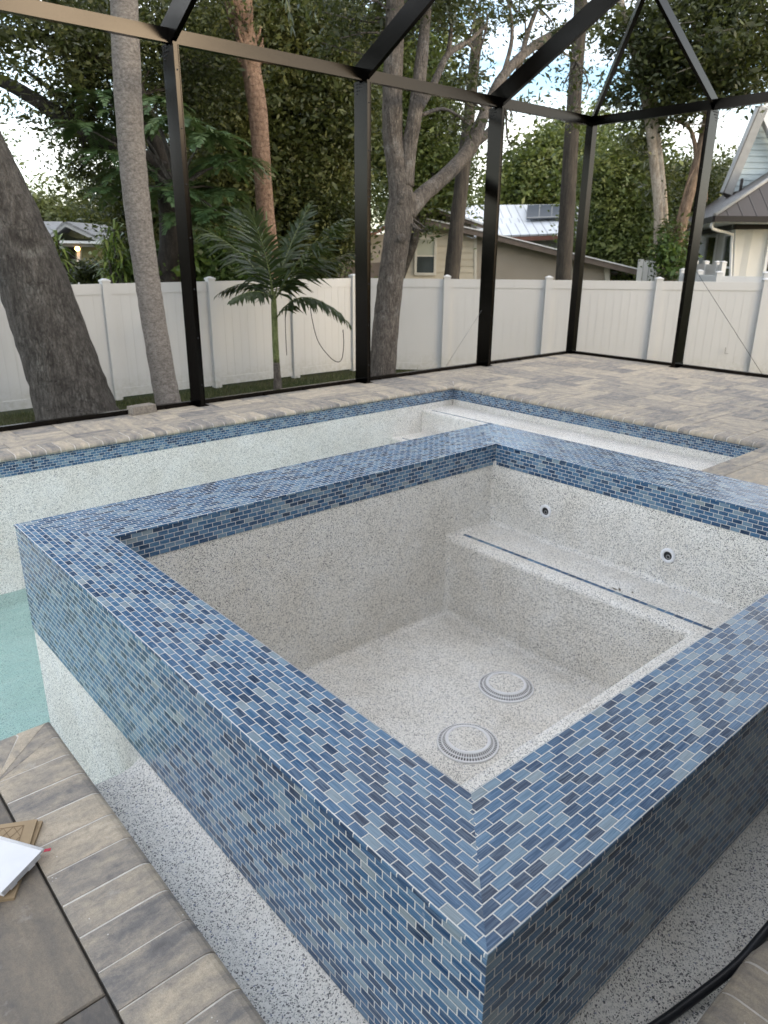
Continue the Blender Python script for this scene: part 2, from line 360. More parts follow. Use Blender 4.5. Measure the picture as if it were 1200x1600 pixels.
# ================================================================== RAISED SPA
ZT = .457; LX, LY = 3.5235, 3.0601; WL, WF, WB, WR = .305, .3216, .461, .4667
xi0, yi0, xi1, yi1 = WL, WF, LX - WR, LY - WB
TZ, TZF = -.120, -.055                                # lower edge of the spa's outer tile
OUT = [(0, 0), (LX, 0), (LX, LY), (0, LY)]; INN = [(xi0, yi0), (xi1, yi0), (xi1, yi1), (xi0, yi1)]
spa = thing('raised_spa', 'raised square hot tub clad in blue glass mosaic tile, drained empty', 'hot tub', (LX / 2, LY / 2, 0))
mb = MB()
WID = [WF, WR, WB, WL]; ROWS = [12, 17, 17, 12]
for k in range(4):
    a, b = np.array(OUT[k]), np.array(OUT[(k + 1) % 4]); ia, ib = np.array(INN[k]), np.array(INN[(k + 1) % 4]); w = WID[k]
    e = (b - a) / np.linalg.norm(b - a); sc = ROWS[k] * .0268 / w
    prof = [(-.004, ZT - .011), (-.004, ZT - .0045), (-.0028, ZT - .0015), (.001, ZT), (.25 * w, ZT + .0004), (.6 * w, ZT + .0006), (w - .001, ZT), (w + .0028, ZT - .0015), (w + .004, ZT - .0045), (w + .004, ZT - .011)]
    ss = [-.0135, -.006, -.003, .001, .25 * w, .6 * w, w - .001, w + .003, w + .006, w + .0125]
    for (o0, z0), (o1, z1), s0, s1 in zip(prof, prof[1:], ss, ss[1:]):
        N = 60                            # short pieces: the hand-set rows wave a little
        def P(q, iq, o, z, wob): p = q + (iq - q) * (o / w); return (p[0], p[1], z + wob)
        for j in range(N):
            f0, f1 = j / N, (j + 1) / N
            q0, q1 = a + (b - a) * f0, a + (b - a) * f1; i0, i1 = ia + (ib - ia) * f0, ia + (ib - ia) * f1
            pts = [P(q0, i0, o0, z0, 0), P(q1, i1, o0, z0, 0), P(q1, i1, o1, z1, 0), P(q0, i0, o1, z1, 0)]
            uv = [((np.array(p[:2]) - a) @ e * sc + 3 * k, s * sc + .0268 * 40) for p, s in zip(pts, (s0, s0, s1, s1))]
            mb.face(pts, uv, 0, False)
mb.build('coping_tiles', MT['tile'], spa)
mb = MB(); h = ZT - .010 - TZ; sv = 22 * .0268 / h
for k, (a, b) in enumerate([((0, LY), (0, 0)), ((0, 0), (LX, 0)), ((LX, 0), (LX, LY)), ((LX, LY), (0, LY))]):
    L = math.dist(a, b)
    z0 = TZF if k == 1 else TZ; hh_ = (ZT - .010 - z0) * sv
    mb.face([(*a, z0), (*b, z0), (*b, ZT - .010), (*a, ZT - .010)], [(0 + 5 * k, hh_), (L + 5 * k, hh_), (L + 5 * k, 0), (5 * k, 0)])
mb.build('outer_tiles', MT['tile_b'], spa)
ZB = .302
mb = MB(); h = ZT - .010 - ZB; sv = 6 * .0268 / h
for k in range(4):
    a, b = INN[(k + 1) % 4], INN[k]; L = math.dist(a, b)
    mb.face([(*a, ZB), (*b, ZB), (*b, ZT - .010), (*a, ZT - .010)], [(5 * k + .02, h * sv), (L + 5 * k + .02, h * sv), (L + 5 * k + .02, .0), (5 * k + .02, .0)])
mb.build('waterline_tiles', MT['tile_b'], spa)
# plaster interior with an L of benches
g = .004; a0, b0, a1, b1 = xi0 - g, yi0 - g, xi1 + g, yi1 + g; ZBN, ZFL, BX, BY = -.143, -.725, 2.61, .845
mb = MB(); zt = ZB + .03
mb.face([(a0, b0, zt), (a0, b1, zt), (a0, b1, ZFL), (a0, BY, ZFL), (a0, BY, ZBN), (a0, b0, ZBN)])
mb.face([(a0, b1, zt), (a1, b1, zt), (a1, b1, ZBN), (BX, b1, ZBN), (BX, b1, ZFL), (a0, b1, ZFL)])
mb.face([(a1, b1, zt), (a1, b0, zt), (a1, b0, ZBN), (a1, b1, ZBN)])
mb.face([(a1, b0, zt), (a0, b0, zt), (a0, b0, ZBN), (a1, b0, ZBN)])
mb.face([(a0, b0, ZBN), (a1, b0, ZBN), (a1, b1, ZBN), (BX, b1, ZBN), (BX, BY, ZBN), (a0, BY, ZBN)])
mb.face([(BX, BY, ZBN), (BX, b1, ZBN), (BX, b1, ZFL), (BX, BY, ZFL)])
mb.face([(a0, BY, ZBN), (BX, BY, ZBN), (BX, BY, ZFL), (a0, BY, ZFL)])
mb.face([(a0, BY, ZFL), (BX, BY, ZFL), (BX, b1, ZFL), (a0, b1, ZFL)])
mb.build('plaster_interior', MT['plaster'], spa, merge=True, bevel=.035, seg=4)
mb = MB(); x0 = 2.712; t = .032
mb.box(x0, yi0, ZBN - .01, x0 + t, yi1 - .035, ZBN + .003)
mb.UV = [(y, .0268 * 3 + .0005 + (x - x0) / t * .0258) for x, y, z in mb.V]
mb.build('bench_edge_tiles', MT['tile_b'], spa)
mb = MB()                                # plastered pedestal below the tile
for a, b in [((.004, LY - .004), (.004, .004)), ((.004, .004), (LX - .004, .004)), ((LX - .004, .004), (LX - .004, LY - .004)), ((LX - .004, LY - .004), (.004, LY - .004))]:
    mb.face([(*a, -1.62), (*b, -1.62), (*b, TZF + .002), (*a, TZF + .002)])
mb.build('plaster_pedestal', MT['plaster'], spa)
for y, z in ((2.133, .076), (1.237, .042)):
    mb = MB(); c = (a1 + .001, y, z)
    mb.lathe(c, [(.047, 0), (.047, .004), (.041, .009), (.030, .010), (.026, .006), (.026, -.02)], 32, (-1, 0, 0))
    j = mb.build('jet_fitting', MT['white'], spa)
    mb = MB(); mb.lathe(c, [(.0255, .0035), (.012, .0030), (0, .0030)], 24, (-1, 0, 0)); mb.build('jet_throat', MT['dark'], j)
    mb = MB(); mb.lathe((c[0], y - .004, z - .006), [(.014, .004), (.014, .007), (.009, .0075), (.009, .0045)], 20, (-1, 0, 0)); mb.build('nozzle', MT['steel'], j)
def drain(x, y):
    c = (x, y, ZFL); R0 = .165; mb = MB()
    mb.lathe(c, [(R0, 0), (R0, .008), (R0 - .002, .0105), (R0 - .009, .0115)], 64); mb.lathe(c, [(.1415, .0160), (.1405, .0180), (.1345, .0190)], 64)
    mb.lathe(c, [(.122, .0295), (.118, .0335), (.104, .0335), (.103, .028)], 64)
    n = 64
    for k in range(n):                    # ribs between the slots
        a = 2 * math.pi * k / n; ca, sa = math.cos(a), math.sin(a); wv = np.array([-sa, ca, 0]) * .0072
        for (r0, h0), (r1, h1) in (((R0 - .008, .011), (.141, .0165)), ((.135, .0195), (.122, .0295))):
            p, q = np.array([x + r0 * ca, y + r0 * sa, ZFL + h0]), np.array([x + r1 * ca, y + r1 * sa, ZFL + h1])
            mb.face([p - wv / 2, q - wv / 2 * r1 / r0, q + wv / 2 * r1 / r0, p + wv / 2][::-1])
    d = mb.build('drain_cover', MT['white'], spa)
    mb = MB(); mb.lathe(c, [(R0 - .004, .003), (.108, .016)], 48); mb.build('sump', MT['dark'], d)
    mb = MB(); mb.lathe(c, [(.1045, .0300), (.05, .0315), (0, .0315)], 48); mb.build('pebble_insert', MT['plaster'], d)
drain(2.195, 1.69); drain(1.628, 1.478)
mb = MB()                                # a few dead leaves on the bench
for x, y in ((2.76, 1.385), (2.775, 1.36), (2.80, 1.29)):
    a = random.uniform(0, 6); l = .018; mb.hexa([(x - l * math.cos(a), y - l * math.sin(a), ZBN + .004), (x + .006 * math.sin(a), y - .006 * math.cos(a), ZBN + .005), (x + l * math.cos(a), y + l * math.sin(a), ZBN + .012), (x - .006 * math.sin(a), y + .006 * math.cos(a), ZBN + .005)],
        [(x - l * math.cos(a), y - l * math.sin(a), ZBN + .006), (x + .006 * math.sin(a), y - .006 * math.cos(a), ZBN + .009), (x + l * math.cos(a), y + l * math.sin(a), ZBN + .014), (x - .006 * math.sin(a), y + .006 * math.cos(a), ZBN + .009)])
props(mb.build('leaf_litter', m_plain('dead_leaf', (.10, .085, .06), .8, .3, 40)), 'scrap of dry leaf litter lying against the tile strip on the spa bench', 'leaf litter')

# ================================================================== POOL
pool = thing('swimming_pool', 'nearly empty plastered swimming pool with blue tile waterline and paver coping', 'swimming pool', (0, 4.6, 0))
PX0, PX1, PY0, PY1, WFx, WFy, PEN = -7.0, 6.45, 2.0, 6.23, -.26, -.245, 2.06
ZC, ZW, ZF = -.048, -.192, -1.42          # under the coping, lower tile edge, floor
walls = [((PX1, PEN), (PX1, PY1)), ((PX1, PY1), (PX0, PY1)), ((PX0, PY1), (PX0, PY0)), ((PX0, PY0), (WFx, PY0)), ((WFx, PY0), (WFx, WFy)), ((WFx, WFy), (LX, WFy)), ((LX, PEN), (PX1, PEN))]
mb, pb = MB(), MB()
for k, (a, b) in enumerate(walls):
    L = math.dist(a, b); ax, ay, bx, by = *a, *b; h = ZC - ZW
    dn = np.array([-(by - ay), bx - ax]) / L * .004      # plaster sits 4 mm behind the tile
    mb.face([(ax, ay, ZW), (bx, by, ZW), (bx, by, ZC + .03), (ax, ay, ZC + .03)], [(3 * k, 6 * .0268), (L + 3 * k, 6 * .0268), (L + 3 * k, -.0268), (3 * k, -.0268)])
    pa, pb_ = np.array(a) - dn, np.array(b) - dn
    pb.face([(*pa, ZF), (*pb_, ZF), (*pb_, ZW + .004), (*pa, ZW + .004)])
mb.build('waterline_tiles', MT['tile_b'], pool)
pb.face([(PX0, WFy - .02, ZF + .002), (PX1 + .02, WFy - .02, ZF + .002), (PX1 + .02, PY1 + .02, ZF + .002), (PX0, PY1 + .02, ZF + .002)])
pb.build('plaster_walls', MT['plaster'], pool)
# benches in the far right corner
BL, BZ = 5.86, -.268
def steps(lips, name):
    mb = MB(); xs = PX1 + .003; zs = BZ
    for i, (lx, z) in enumerate(lips):
        zb = ZF if i == len(lips) - 1 else lips[i + 1][1]
        r = .03; prof = [(xs, z)] + [(lx + r - r * math.sin(t), z - r + r * math.cos(t)) for t in np.linspace(0, math.pi / 2, 5)] + [(lx, zb)]
        for (x0, z0), (x1, z1) in zip(prof, prof[1:]):
            mb.face([(x0, PEN - .01, z0), (x0, PY1 + .003, z0), (x1, PY1 + .003, z1), (x1, PEN - .01, z1)], None, 0, True)
        xs = lx
    return mb.build(name, MT['plaster'], pool)
lip2 = 5.32
steps([(BL, BZ), (lip2, -.56)], 'entry_steps')
for x, z, y1 in ((BL + .075, BZ, PY1 - .10), (lip2 + .075, -.56, PY1 - .10)):
    mb = MB(); mb.box(x, PEN + .05, z - .01, x + .027, y1, z + .004); mb.UV = [(q[1], .0268 * 3 + .0005 + (q[0] - x) / .027 * .0258) for q in mb.V]
    mb.build('step_edge_tiles', MT['tile_b'], pool)
# shallow trough round the spa
mb = MB(); LIP = 1.69; ZS = -.158
pr = [(WFx - .006, -.10), (WFx, -.118), (WFx + .010, -.140), (WFx + .03, -.153), (WFx + .06, ZS), (-.075, ZS), (-.045, -.154), (-.02, -.146), (-.002, -.134), (.006, TZ - .004)]
for (x0, z0), (x1, z1) in zip(pr, pr[1:]):
    s0, s1 = x0 * (.245 / .26), x1 * (.245 / .26)
    n = 12
    mb.face([(x0, LIP, z0), (x0, s0, z0), (x1, s1, z1), (x1, LIP, z1)], None, 0, True)
    up = .045; mb.face([(x0, s0, z0), (.2, s0, z0 + up), (.2, s1, z1 + up), (x1, s1, z1)], None, 0, True); mb.face([(.2, s0, z0 + up), (LX, s0, z0 + up), (LX, s1, z1 + up), (.2, s1, z1 + up)], None, 0, True)
    for (dy0, dz0, dy1, dz1) in tuple((.13 * math.sin(a0), .13 * (1 - math.cos(a0)), .13 * math.sin(a1), .13 * (1 - math.cos(a1))) for a0, a1 in zip(np.linspace(0, math.pi / 2, 9)[:-1], np.linspace(0, math.pi / 2, 9)[1:])) + ((.13, .13, .13, 1.3),):
        mb.face([(x0, LIP + dy0, z0 - dz0), (x1, LIP + dy0, z1 - dz0), (x1, LIP + dy1, z1 - dz1), (x0, LIP + dy1, z0 - dz1)], None, 0, True)
mb.build('trough_shelf', MT['plaster'], pool)

# coping stones
NOSE = [(.264, -.05), (.264, 0), (.046, 0), (.030, -.0012), (.016, -.006), (.006, -.014), (.001, -.025), (.001, -.035), (.006, -.044), (.016, -.050)]
PITCH = .1305
def coping(p0, p1, back, m0, m1, gname=None):
    """nose line p0->p1, 'back' = unit vector away from the pool; m = -1 inner corner, +1 outer corner, 0 square end"""
    p0, p1, back = np.array(p0), np.array(p1), np.array(back); L = np.linalg.norm(p1 - p0); e = (p1 - p0) / L
    flip = (e[0] * back[1] - e[1] * back[0]) < 0
    def strip(mb, t0, t1, prof, rnd, first, last):
        cum = [0]
        for a, b in zip(prof, prof[1:]): cum.append(cum[-1] + math.dist(a, b))
        def P(t, q): p = p0 + e * t + back * q[0]; return (p[0], p[1], q[1])
        lo = [m0 * q[0] for q in prof]; hi = [L - m1 * q[0] for q in prof]; T0 = [min(max(t0, a), b) if not first else a for a, b in zip(lo, hi)]; T1 = [max(min(t1, b), a) if not last else b for a, b in zip(lo, hi)]
        ok = [T1[i] - T0[i] > 1e-4 for i in range(len(prof))]
        if not any(ok): return
        T1 = [max(T0[i], T1[i]) for i in range(len(prof))]
        for i in range(len(prof) - 1):
            f = [P(T0[i], prof[i]), P(T1[i], prof[i]), P(T1[i + 1], prof[i + 1]), P(T0[i + 1], prof[i + 1])]; uv = [(cum[i], T0[i]), (cum[i], T1[i]), (cum[i + 1], T1[i + 1]), (cum[i + 1], T0[i + 1])]
            if not flip: f, uv = f[::-1], uv[::-1]
            mb.face(f, uv, rnd, False)
        c0 = [P(T0[i], prof[i]) for i in range(len(prof))]; c1 = [P(T1[i], prof[i]) for i in range(len(prof))]
        if flip: c0, c1 = c0[::-1], c1[::-1]
        mb.face(c0, None, rnd); mb.face(c1[::-1], None, rnd)
    stones, grout = MB(), MB(); n = round(L / PITCH); pitch = L / n; gp = .0042
    ext = 3 if m0 < 0 else 0; ex2 = 3 if m1 < 0 else 0
    for i in range(-ext, n + ex2):
        dz = random.uniform(-.0012, .0012); pf = [(q[0], q[1] + dz) for q in NOSE]
        strip(stones, i * pitch + gp * random.uniform(.6, 1.1), (i + 1) * pitch - gp * random.uniform(.6, 1.1), pf, random.random(), False, False)
    gpf = [(q[0] - .002 if q[0] > .2 else q[0] + .0018, q[1] - .0018 if q[1] > -.045 else q[1] + .002) for q in NOSE]
    strip(grout, 0, L, gpf, 0, True, True)
    s = stones.build('coping', MT['paver'], pool); grout.build('joint_mortar', MT['grout'], s)
coping((6.42, 6.20), (PX0, 6.20), (0, 1), -1, 0)
coping((6.42, 2.05), (6.42, 6.20), (1, 0), 0, -1)
coping((-.23, -.215), (-.23, 2.03), (-1, 0), -1, 1)
coping((-.23, 2.03), (PX0, 2.03), (0, -1), 1, 0)
coping((LX, -.215), (-.23, -.215), (0, -1), 0, -1)

# water left in the deep end
n = NT('pool_water'); o = n.coord()
wv = n.add('TexWave', None) if False else None
h1 = n.noise(n.v('MULTIPLY', o, (1, 1.5, 1)), 6, 4, .6); h2 = n.noise(o, 26, 3)
nr = n.bump(n.m('ADD', h1, n.m('MULTIPLY', h2, .5)), .55, .03)
fr = n.add('Fresnel', 0, None, IOR=1.33, Normal=nr)
tr = n.add('BsdfTransparent', 0, None, Color=(.72, .92, .895))
gl = n.add('BsdfGlossy', 0, None, Color=(1, 1, 1), Roughness=.04, Normal=nr)
df = n.add('BsdfDiffuse', 0, None, Color=n.mix(n.rng(h1, .35, .65), (.42, .65, .635), (.55, .76, .74)))
body = n.add('MixShader', 0, None, i0=.30, i1=tr, i2=df)
MT['water'] = n.done(n.add('MixShader', 0, None, i0=fr, i1=body, i2=gl))
mb = MB()
zw = -1.285; mb.face([(PX0, PY0 - .1, zw), (.003, PY0 - .1, zw), (.003, LY - .003, zw), (LX - .003, LY - .003, zw), (LX - .003, PEN - .1, zw), (PX1 + .003, PEN - .1, zw), (PX1 + .003, PY1 + .003, zw), (PX0, PY1 + .003, zw)])
props(mb.build('water', MT['water']), kind='structure')

# ================================================================== PAVING
def ashlar(mb, x0, y0, x1, y1, unit, kinds, gap=.003):
    nx, ny = max(1, round((x1 - x0) / unit)), max(1, round((y1 - y0) / unit)); ux, uy = (x1 - x0) / nx, (y1 - y0) / ny
    used = np.zeros((nx, ny), bool)
    for j in range(ny):
        for i in range(nx):
            if used[i, j]: continue
            ks = kinds[:]; random.shuffle(ks)
            for (a, b) in ks + [(1, 1)]:
                if i + a <= nx and j + b <= ny and not used[i:i + a, j:j + b].any(): break
            used[i:i + a, j:j + b] = True
            X0, Y0, X1, Y1 = x0 + i * ux + gap / 2, y0 + j * uy + gap / 2, x0 + (i + a) * ux - gap / 2, y0 + (j + b) * uy - gap / 2
            dz = random.uniform(-.0015, .0015); z = dz; c = .004; zb = -.030; r = random.random(); sw = (b > a) or (a == b and random.random() < .4)
            def F(pts): mb.face(pts, [((p[1] - Y0, p[0] - X0) if sw else (p[0] - X0, p[1] - Y0)) for p in pts], r)
            F([(X0 + c, Y0 + c, z), (X1 - c, Y0 + c, z), (X1 - c, Y1 - c, z), (X0 + c, Y1 - c, z)])
            o4 = [(X0, Y0), (X1, Y0), (X1, Y1), (X0, Y1)]; i4 = [(X0 + c, Y0 + c), (X1 - c, Y0 + c), (X1 - c, Y1 - c), (X0 + c, Y1 - c)]
            for k in range(4):
                k2 = (k + 1) % 4
                F([(*o4[k], z - c), (*o4[k2], z - c), (*i4[k2], z), (*i4[k], z)]); F([(*o4[k], zb), (*o4[k2], zb), (*o4[k2], z - c), (*o4[k], z - c)])
KX = [(2, 1), (2, 2), (3, 2), (2, 1), (1, 2), (3, 1), (2, 3), (1, 1), (2, 2)]
mb = MB(); U = .2; CE = 6.684; FY = 6.464; EX, EY = 10.64, 7.31; HY = -3.2
ashlar(mb, CE, HY, EX, EY, U, KX); ashlar(mb, -6.6, FY, CE, EY, U, KX)
ashlar(mb, LX + .004, -.215, CE, 2.05, U, KX); ashlar(mb, LX + .004, HY, CE, -.215, U, KX)
ashlar(mb, -.494, HY, LX + .004, -.479, U, KX)
props(mb.build('paving', MT['paver']), kind='structure')
mb = MB(); ashlar(mb, -6.6, HY, -.499, 1.766, .2, [(2, 2), (2, 3), (3, 2), (2, 3)], .005)
props(mb.build('dark_paving', MT['paver_dark']), kind='structure')
mb = MB()
for r in ((CE - .001, HY, EX, EY), (-6.6, FY, CE - .001, EY), (LX + .002, HY, CE - .001, 2.05), (-6.6, HY, -.496, 1.766), (-.496, HY, LX + .002, -.48)): mb.box(r[0], r[1], -.7, r[2], r[3], -.010)
props(mb.build('deck_base', MT['sand']), kind='structure')

# ================================================================== GROUND
n = NT('lawn'); o = n.coord()
c = n.mix(n.rng(n.noise(o, 1.3, 5), .38, .62), (.038, .050, .018), (.075, .070, .04)); c = n.mix(n.rng(n.noise(o, 30, 4), .4, .7), c, (.035, .05, .016))
MT['ground'] = n.done(n.bsdf(c, .95, n.bump(n.noise(o, 45, 4), .9, .05), 0, .1))
GZ = -.63; mb = MB(); S = 400
gx0, gy0, gx1, gy1 = -6.5, -3.1, 10.55, 7.25
for r in ((-S, -S, S, gy0), (-S, gy1, S, S), (-S, gy0, gx0, gy1), (gx1, gy0, S, gy1)): mb.face([(r[0], r[1], GZ), (r[2], r[1], GZ), (r[2], r[3], GZ), (r[0], r[3], GZ)])
props(mb.build('ground', MT['ground']), kind='structure')
N = 9000; C = np.stack([rng.uniform(1.5, 10, N), rng.uniform(7.6, 11.1, N), np.full(N, GZ)], 1); hgt = rng.uniform(.03, .10, N)
d = rng.normal(size=(N, 3)) * .35; d[:, 2] = 1; d = unit(d); s = unit(np.cross(d, rng.normal(size=(N, 3)))) * .006
V = np.stack([C - s, C + s, C + d * hgt[:, None] + s * .15, C + d * hgt[:, None] - s * .15], 1)
MT['grass'] = m_leaf('grass_blades', (.035, .05, .015), (.065, .08, .027), (.13, .125, .06), .25)
props(quads('grass', V, rng.random(N), MT['grass']), 'short patchy grass growing along the foot of the white fence', 'grass', kind='stuff')

# ================================================================== SCREEN ENCLOSURE
YC, XC, EZ = 7.20, 10.52, 3.74
enc = thing('screen_enclosure', 'dark bronze aluminium frame of the pool screen enclosure', 'pool enclosure', (5, 7.2, 0))
BR = MT['bronze']
def post(x, y, along_y, screws=False, top=EZ - .065):
    w, dpt = .058, .25; mb = MB()
    hx, hy = (w / 2, dpt / 2) if along_y else (dpt / 2, w / 2)
    mb.box(x - hx, y - hy, .006, x + hx, y + hy, top)
    # screen spline groove and lip on the inside face
    if along_y:
        for sx in (-1, 1): mb.box(x + sx * (hx - .004) - .004, y - hy - .006, .02, x + sx * (hx - .004) + .004, y - hy, top - .02)
    else:
        for sy in (-1, 1): mb.box(x - hx - .006, y + sy * (hy - .004) - .004, .02, x - hx, y + sy * (hy - .004) + .004, top - .02)
    p = mb.build('post', BR, enc, bevel=.003, seg=1)
    if screws:
        ax = (0, -1, 0) if along_y else (-1, 0, 0); ax2 = (-1, 0, 0) if along_y else (0, -1, 0)
        def dots(name, pts, r, axis):
            first = None
            for q in pts:
                if first is None:
                    mb = MB(); mb.lathe(q, [(r, 0), (r * .9, .004), (0, .006)], 10, axis); first = mb.build(name, MT['dark'], p); base = Vector(q)
                else:
                    c = first.copy(); COL.objects.link(c); c.parent = p; c.location = Vector(q) - base
        dots('screw', [((x, y - hy, .25 + k * .53) if along_y else (x - hx, y, .25 + k * .53)) for k in range(7)], .009, ax)
        dots('gusset_bolt', [((x - hx, y + .07 - q * .04, top - .03 - r * .035) if along_y else (x + .07 - q * .04, y - hy, top - .03 - r * .035)) for r in range(4) for q in range(4 - r)], .010, ax2)
    mb = MB()                             # foot angle on the deck
    if along_y: mb.box(x - hx - .045, y - hy - .01, .002, x + hx + .045, y + hy + .01, .008); mb.box(x + hx, y - hy, .008, x + hx + .006, y + hy, .07); mb.box(x - hx - .006, y - hy, .008, x - hx, y + hy, .07)
    else: mb.box(x - hx - .01, y - hy - .045, .002, x + hx + .01, y + hy + .045, .008); mb.box(x - hx, y + hy, .008, x + hx, y + hy + .006, .07); mb.box(x - hx, y - hy - .006, .008, x + hx, y - hy, .07)
    mb.build('foot_bracket', BR, p)
BAYS = [-4.4, -1.9, .61, 3.12, 5.64, 8.15]
for x in BAYS: post(x, YC, True, x > 3)
for y in (5.16, 3.18, 1.2, -.8): post(XC, y, False, y > 5)
mb = MB(); mb.box(XC - .065, YC - .065, .004, XC + .065, YC + .065, EZ - .065); mb.build('post', BR, enc, bevel=.004, seg=1)
xs = BAYS + [XC]
for x0, x1 in zip(xs, xs[1:]):
    mb = MB(); mb.box(x0 + .03, YC - .03, EZ - .068, x1 - .03, YC + .03, EZ + .068); mb.box(x0 + .03, YC - .052, EZ - .068, x1 - .03, YC - .03, EZ - .048); mb.build('eave_beam', BR, enc, bevel=.003, seg=1)
    mb = MB(); mb.box(x0 + .03, YC + .0, .002, x1 - .03, YC + .052, .05)
    for k in range(4): mb.box(x0 + .3 + k * .6, YC - .012, .002, x0 + .34 + k * .6, YC, .03)
    mb.build('base_rail', BR, enc, bevel=.002, seg=1)
ys = [YC, 5.16, 3.18, 1.2, -.8, -3.0]
for y0, y1 in zip(ys, ys[1:]):
    mb = MB(); mb.box(XC - .03, y1 + .03, EZ - .068, XC + .03, y0 - .03, EZ + .068); mb.box(XC - .052, y1 + .03, EZ - .068, XC - .03, y0 - .03, EZ - .048); mb.build('eave_beam', BR, enc, bevel=.003, seg=1)
    mb = MB(); mb.box(XC, y1 + .03, .002, XC + .052, y0 - .03, .05)
    for k in range(3): mb.box(XC - .012, y1 + .3 + k * .55, .002, XC, y1 + .34 + k * .55, .03)
    mb.build('base_rail', BR, enc, bevel=.002, seg=1)
SL = .53; RUN = 4.0; Zr = EZ + .03
for x in BAYS:
    mb = MB(); mb.bar((x, YC + .06, Zr - .03), (x, YC - RUN, Zr + SL * RUN), .058, .24)
    r = mb.build('rafter', BR, enc, bevel=.003, seg=1)
    mb = MB(); mb.bar((x, YC - RUN, Zr + SL * RUN), (x, -3.6, Zr + SL * RUN), .058, .24); mb.build('roof_beam', BR, enc)
for y in (5.16,):
    mb = MB(); mb.bar((XC + .06, y, Zr - .03), (XC - RUN, y, Zr + SL * RUN), .052, .12); mb.build('rafter', BR, enc, bevel=.003, seg=1)
mb = MB(); mb.bar((XC, YC, Zr - .02), (XC - RUN, YC - RUN, Zr + SL * RUN), .06, .10); mb.build('hip_rafter', BR, enc, bevel=.003, seg=1)
mb = MB(); mb.tube([gy(757, 478, YC + .06), gz(697, 572, .04) * 1.0], .0035, 6, 1); mb.build('bracing_cable', MT['steel'], enc)
def gx(px, py, x): r = ray(px, py); return CAM + r * ((x - CAM[0]) / r[0])
mb = MB(); mb.tube([gx(1088, 424, XC + .04), gx(1193, 588, XC + .04)], .0035, 6, 1); mb.build('bracing_cable', MT['cable_black'], enc)

# ================================================================== WHITE VINYL FENCE
FT = 1.20
C0 = np.array([gy(552, 435, 11.25)[0], 11.25, 0]); E1 = gz(1198, 441, FT); E1[2] = 0
def on_line(px, A, B):                    # where the upright plane through photo column px meets line A-B (plan)
    r = RM @ np.array([px - 600, 800 - 437, -FPX]); dxy = r[:2]; e = (B - A)[:2]
    M = np.array([[dxy[0], -e[0]], [dxy[1], -e[1]]]); t = np.linalg.solve(M, (A - CAM)[:2]); return np.array([*(CAM[:2] + dxy * t[0]), 0])
left = [on_line(px, C0, C0 + np.array([-1., 0, 0])) for px in (-330, -60, 163, 328, 457)] + [C0]
right = [C0] + [on_line(px, C0, E1) for px in (699, 858, 1030, 1198, 1385)]
fence = thing('vinyl_fence', 'white vinyl privacy fence with capped posts running behind the pool enclosure', 'fence', (C0[0], C0[1], GZ))
def fence_panel(parent, A, B, z0, z1, name='panel', mat=None):
    mat = mat or MT['vinyl']; A, B = np.array(A, float), np.array(B, float); L = np.linalg.norm((B - A)[:2]); e = (B - A) / L; e[2] = 0; nn = np.array([-e[1], e[0], 0.])
    mb = MB(); hp = .063; L2 = L - 2 * hp; s = A + e * hp
    def bx(t0, t1, za, zb, th): o = s + e * t0 - nn * th / 2; o[2] = za; mb.obox(o, e * (t1 - t0), nn * th, (0, 0, zb - za))
    bx(0, L2, z1 - .16, z1, .045); bx(0, L2, z0 + .04, z0 + .18, .045)
    nb = max(3, round(L2 / .16)); w = L2 / nb
    for i in range(nb): bx(i * w + .0022, (i + 1) * w - .0022, z0 + .18, z1 - .16, .022 + random.uniform(-.001, .001))
    bx(0, L2, z0 + .18, z1 - .16, .017)
    return mb.build(name, mat, parent)
def fence_post(parent, A, z0, z1, e, h=.064):
    e = np.array(e, float); e[2] = 0; e /= np.linalg.norm(e); nn = np.array([-e[1], e[0], 0.]); mb = MB()
    o = np.array([A[0], A[1], z0]) - e * h - nn * h; mb.obox(o, e * 2 * h, nn * 2 * h, (0, 0, z1 - z0))
    p = mb.build('post', MT['vinyl'], parent, bevel=.004, seg=1)
    mb = MB(); hc = h + .009; b = [np.array([A[0], A[1], z1]) + e * i * hc + nn * j * hc for i, j in ((-1, -1), (1, -1), (1, 1), (-1, 1))]; t1 = [q + UP * .022 for q in b]
    mb.hexa(b, t1); ap = np.array([A[0], A[1], z1 + .05])
    tt = [ap + (q - np.array([A[0], A[1], q[2]])) * .25 for q in t1]
    mb.hexa([q + UP * .0005 for q in t1], tt); mb.build('cap', MT['vinyl'], p)
for run in (left, right):
    for A, B in zip(run, run[1:]): fence_panel(fence, A, B, GZ, FT)
for i, A in enumerate(left): fence_post(fence, A, GZ, FT + .03, (1, 0, 0))
for A in right[1:]: fence_post(fence, A, GZ, FT + .03, E1 - C0)
# little hooked bracket screwed to the fence
e = (E1 - C0) / np.linalg.norm(E1 - C0); nn = np.array([-e[1], e[0], 0]); Q = on_line(1132, C0, E1); dd = np.linalg.norm((Q - CAM)[:2]); q0 = at(1131, 552, (Q - CAM) @ (-RM[:, 2]) if False else 1.0)
rr = ray(1131, 552); tt = ((C0 - CAM) @ nn) / (rr @ nn); q0 = CAM + rr * tt - nn * .05 * np.sign((C0 - CAM) @ nn)
mb = MB(); mb.bar(q0 + UP * .12, q0, .006, .012, e); mb.bar(q0, q0 + e * .07, .012, .006); props(mb.build('hook_bracket', MT['steel']), 'small thin L shaped hook on the white fence panel at far right', 'hook')

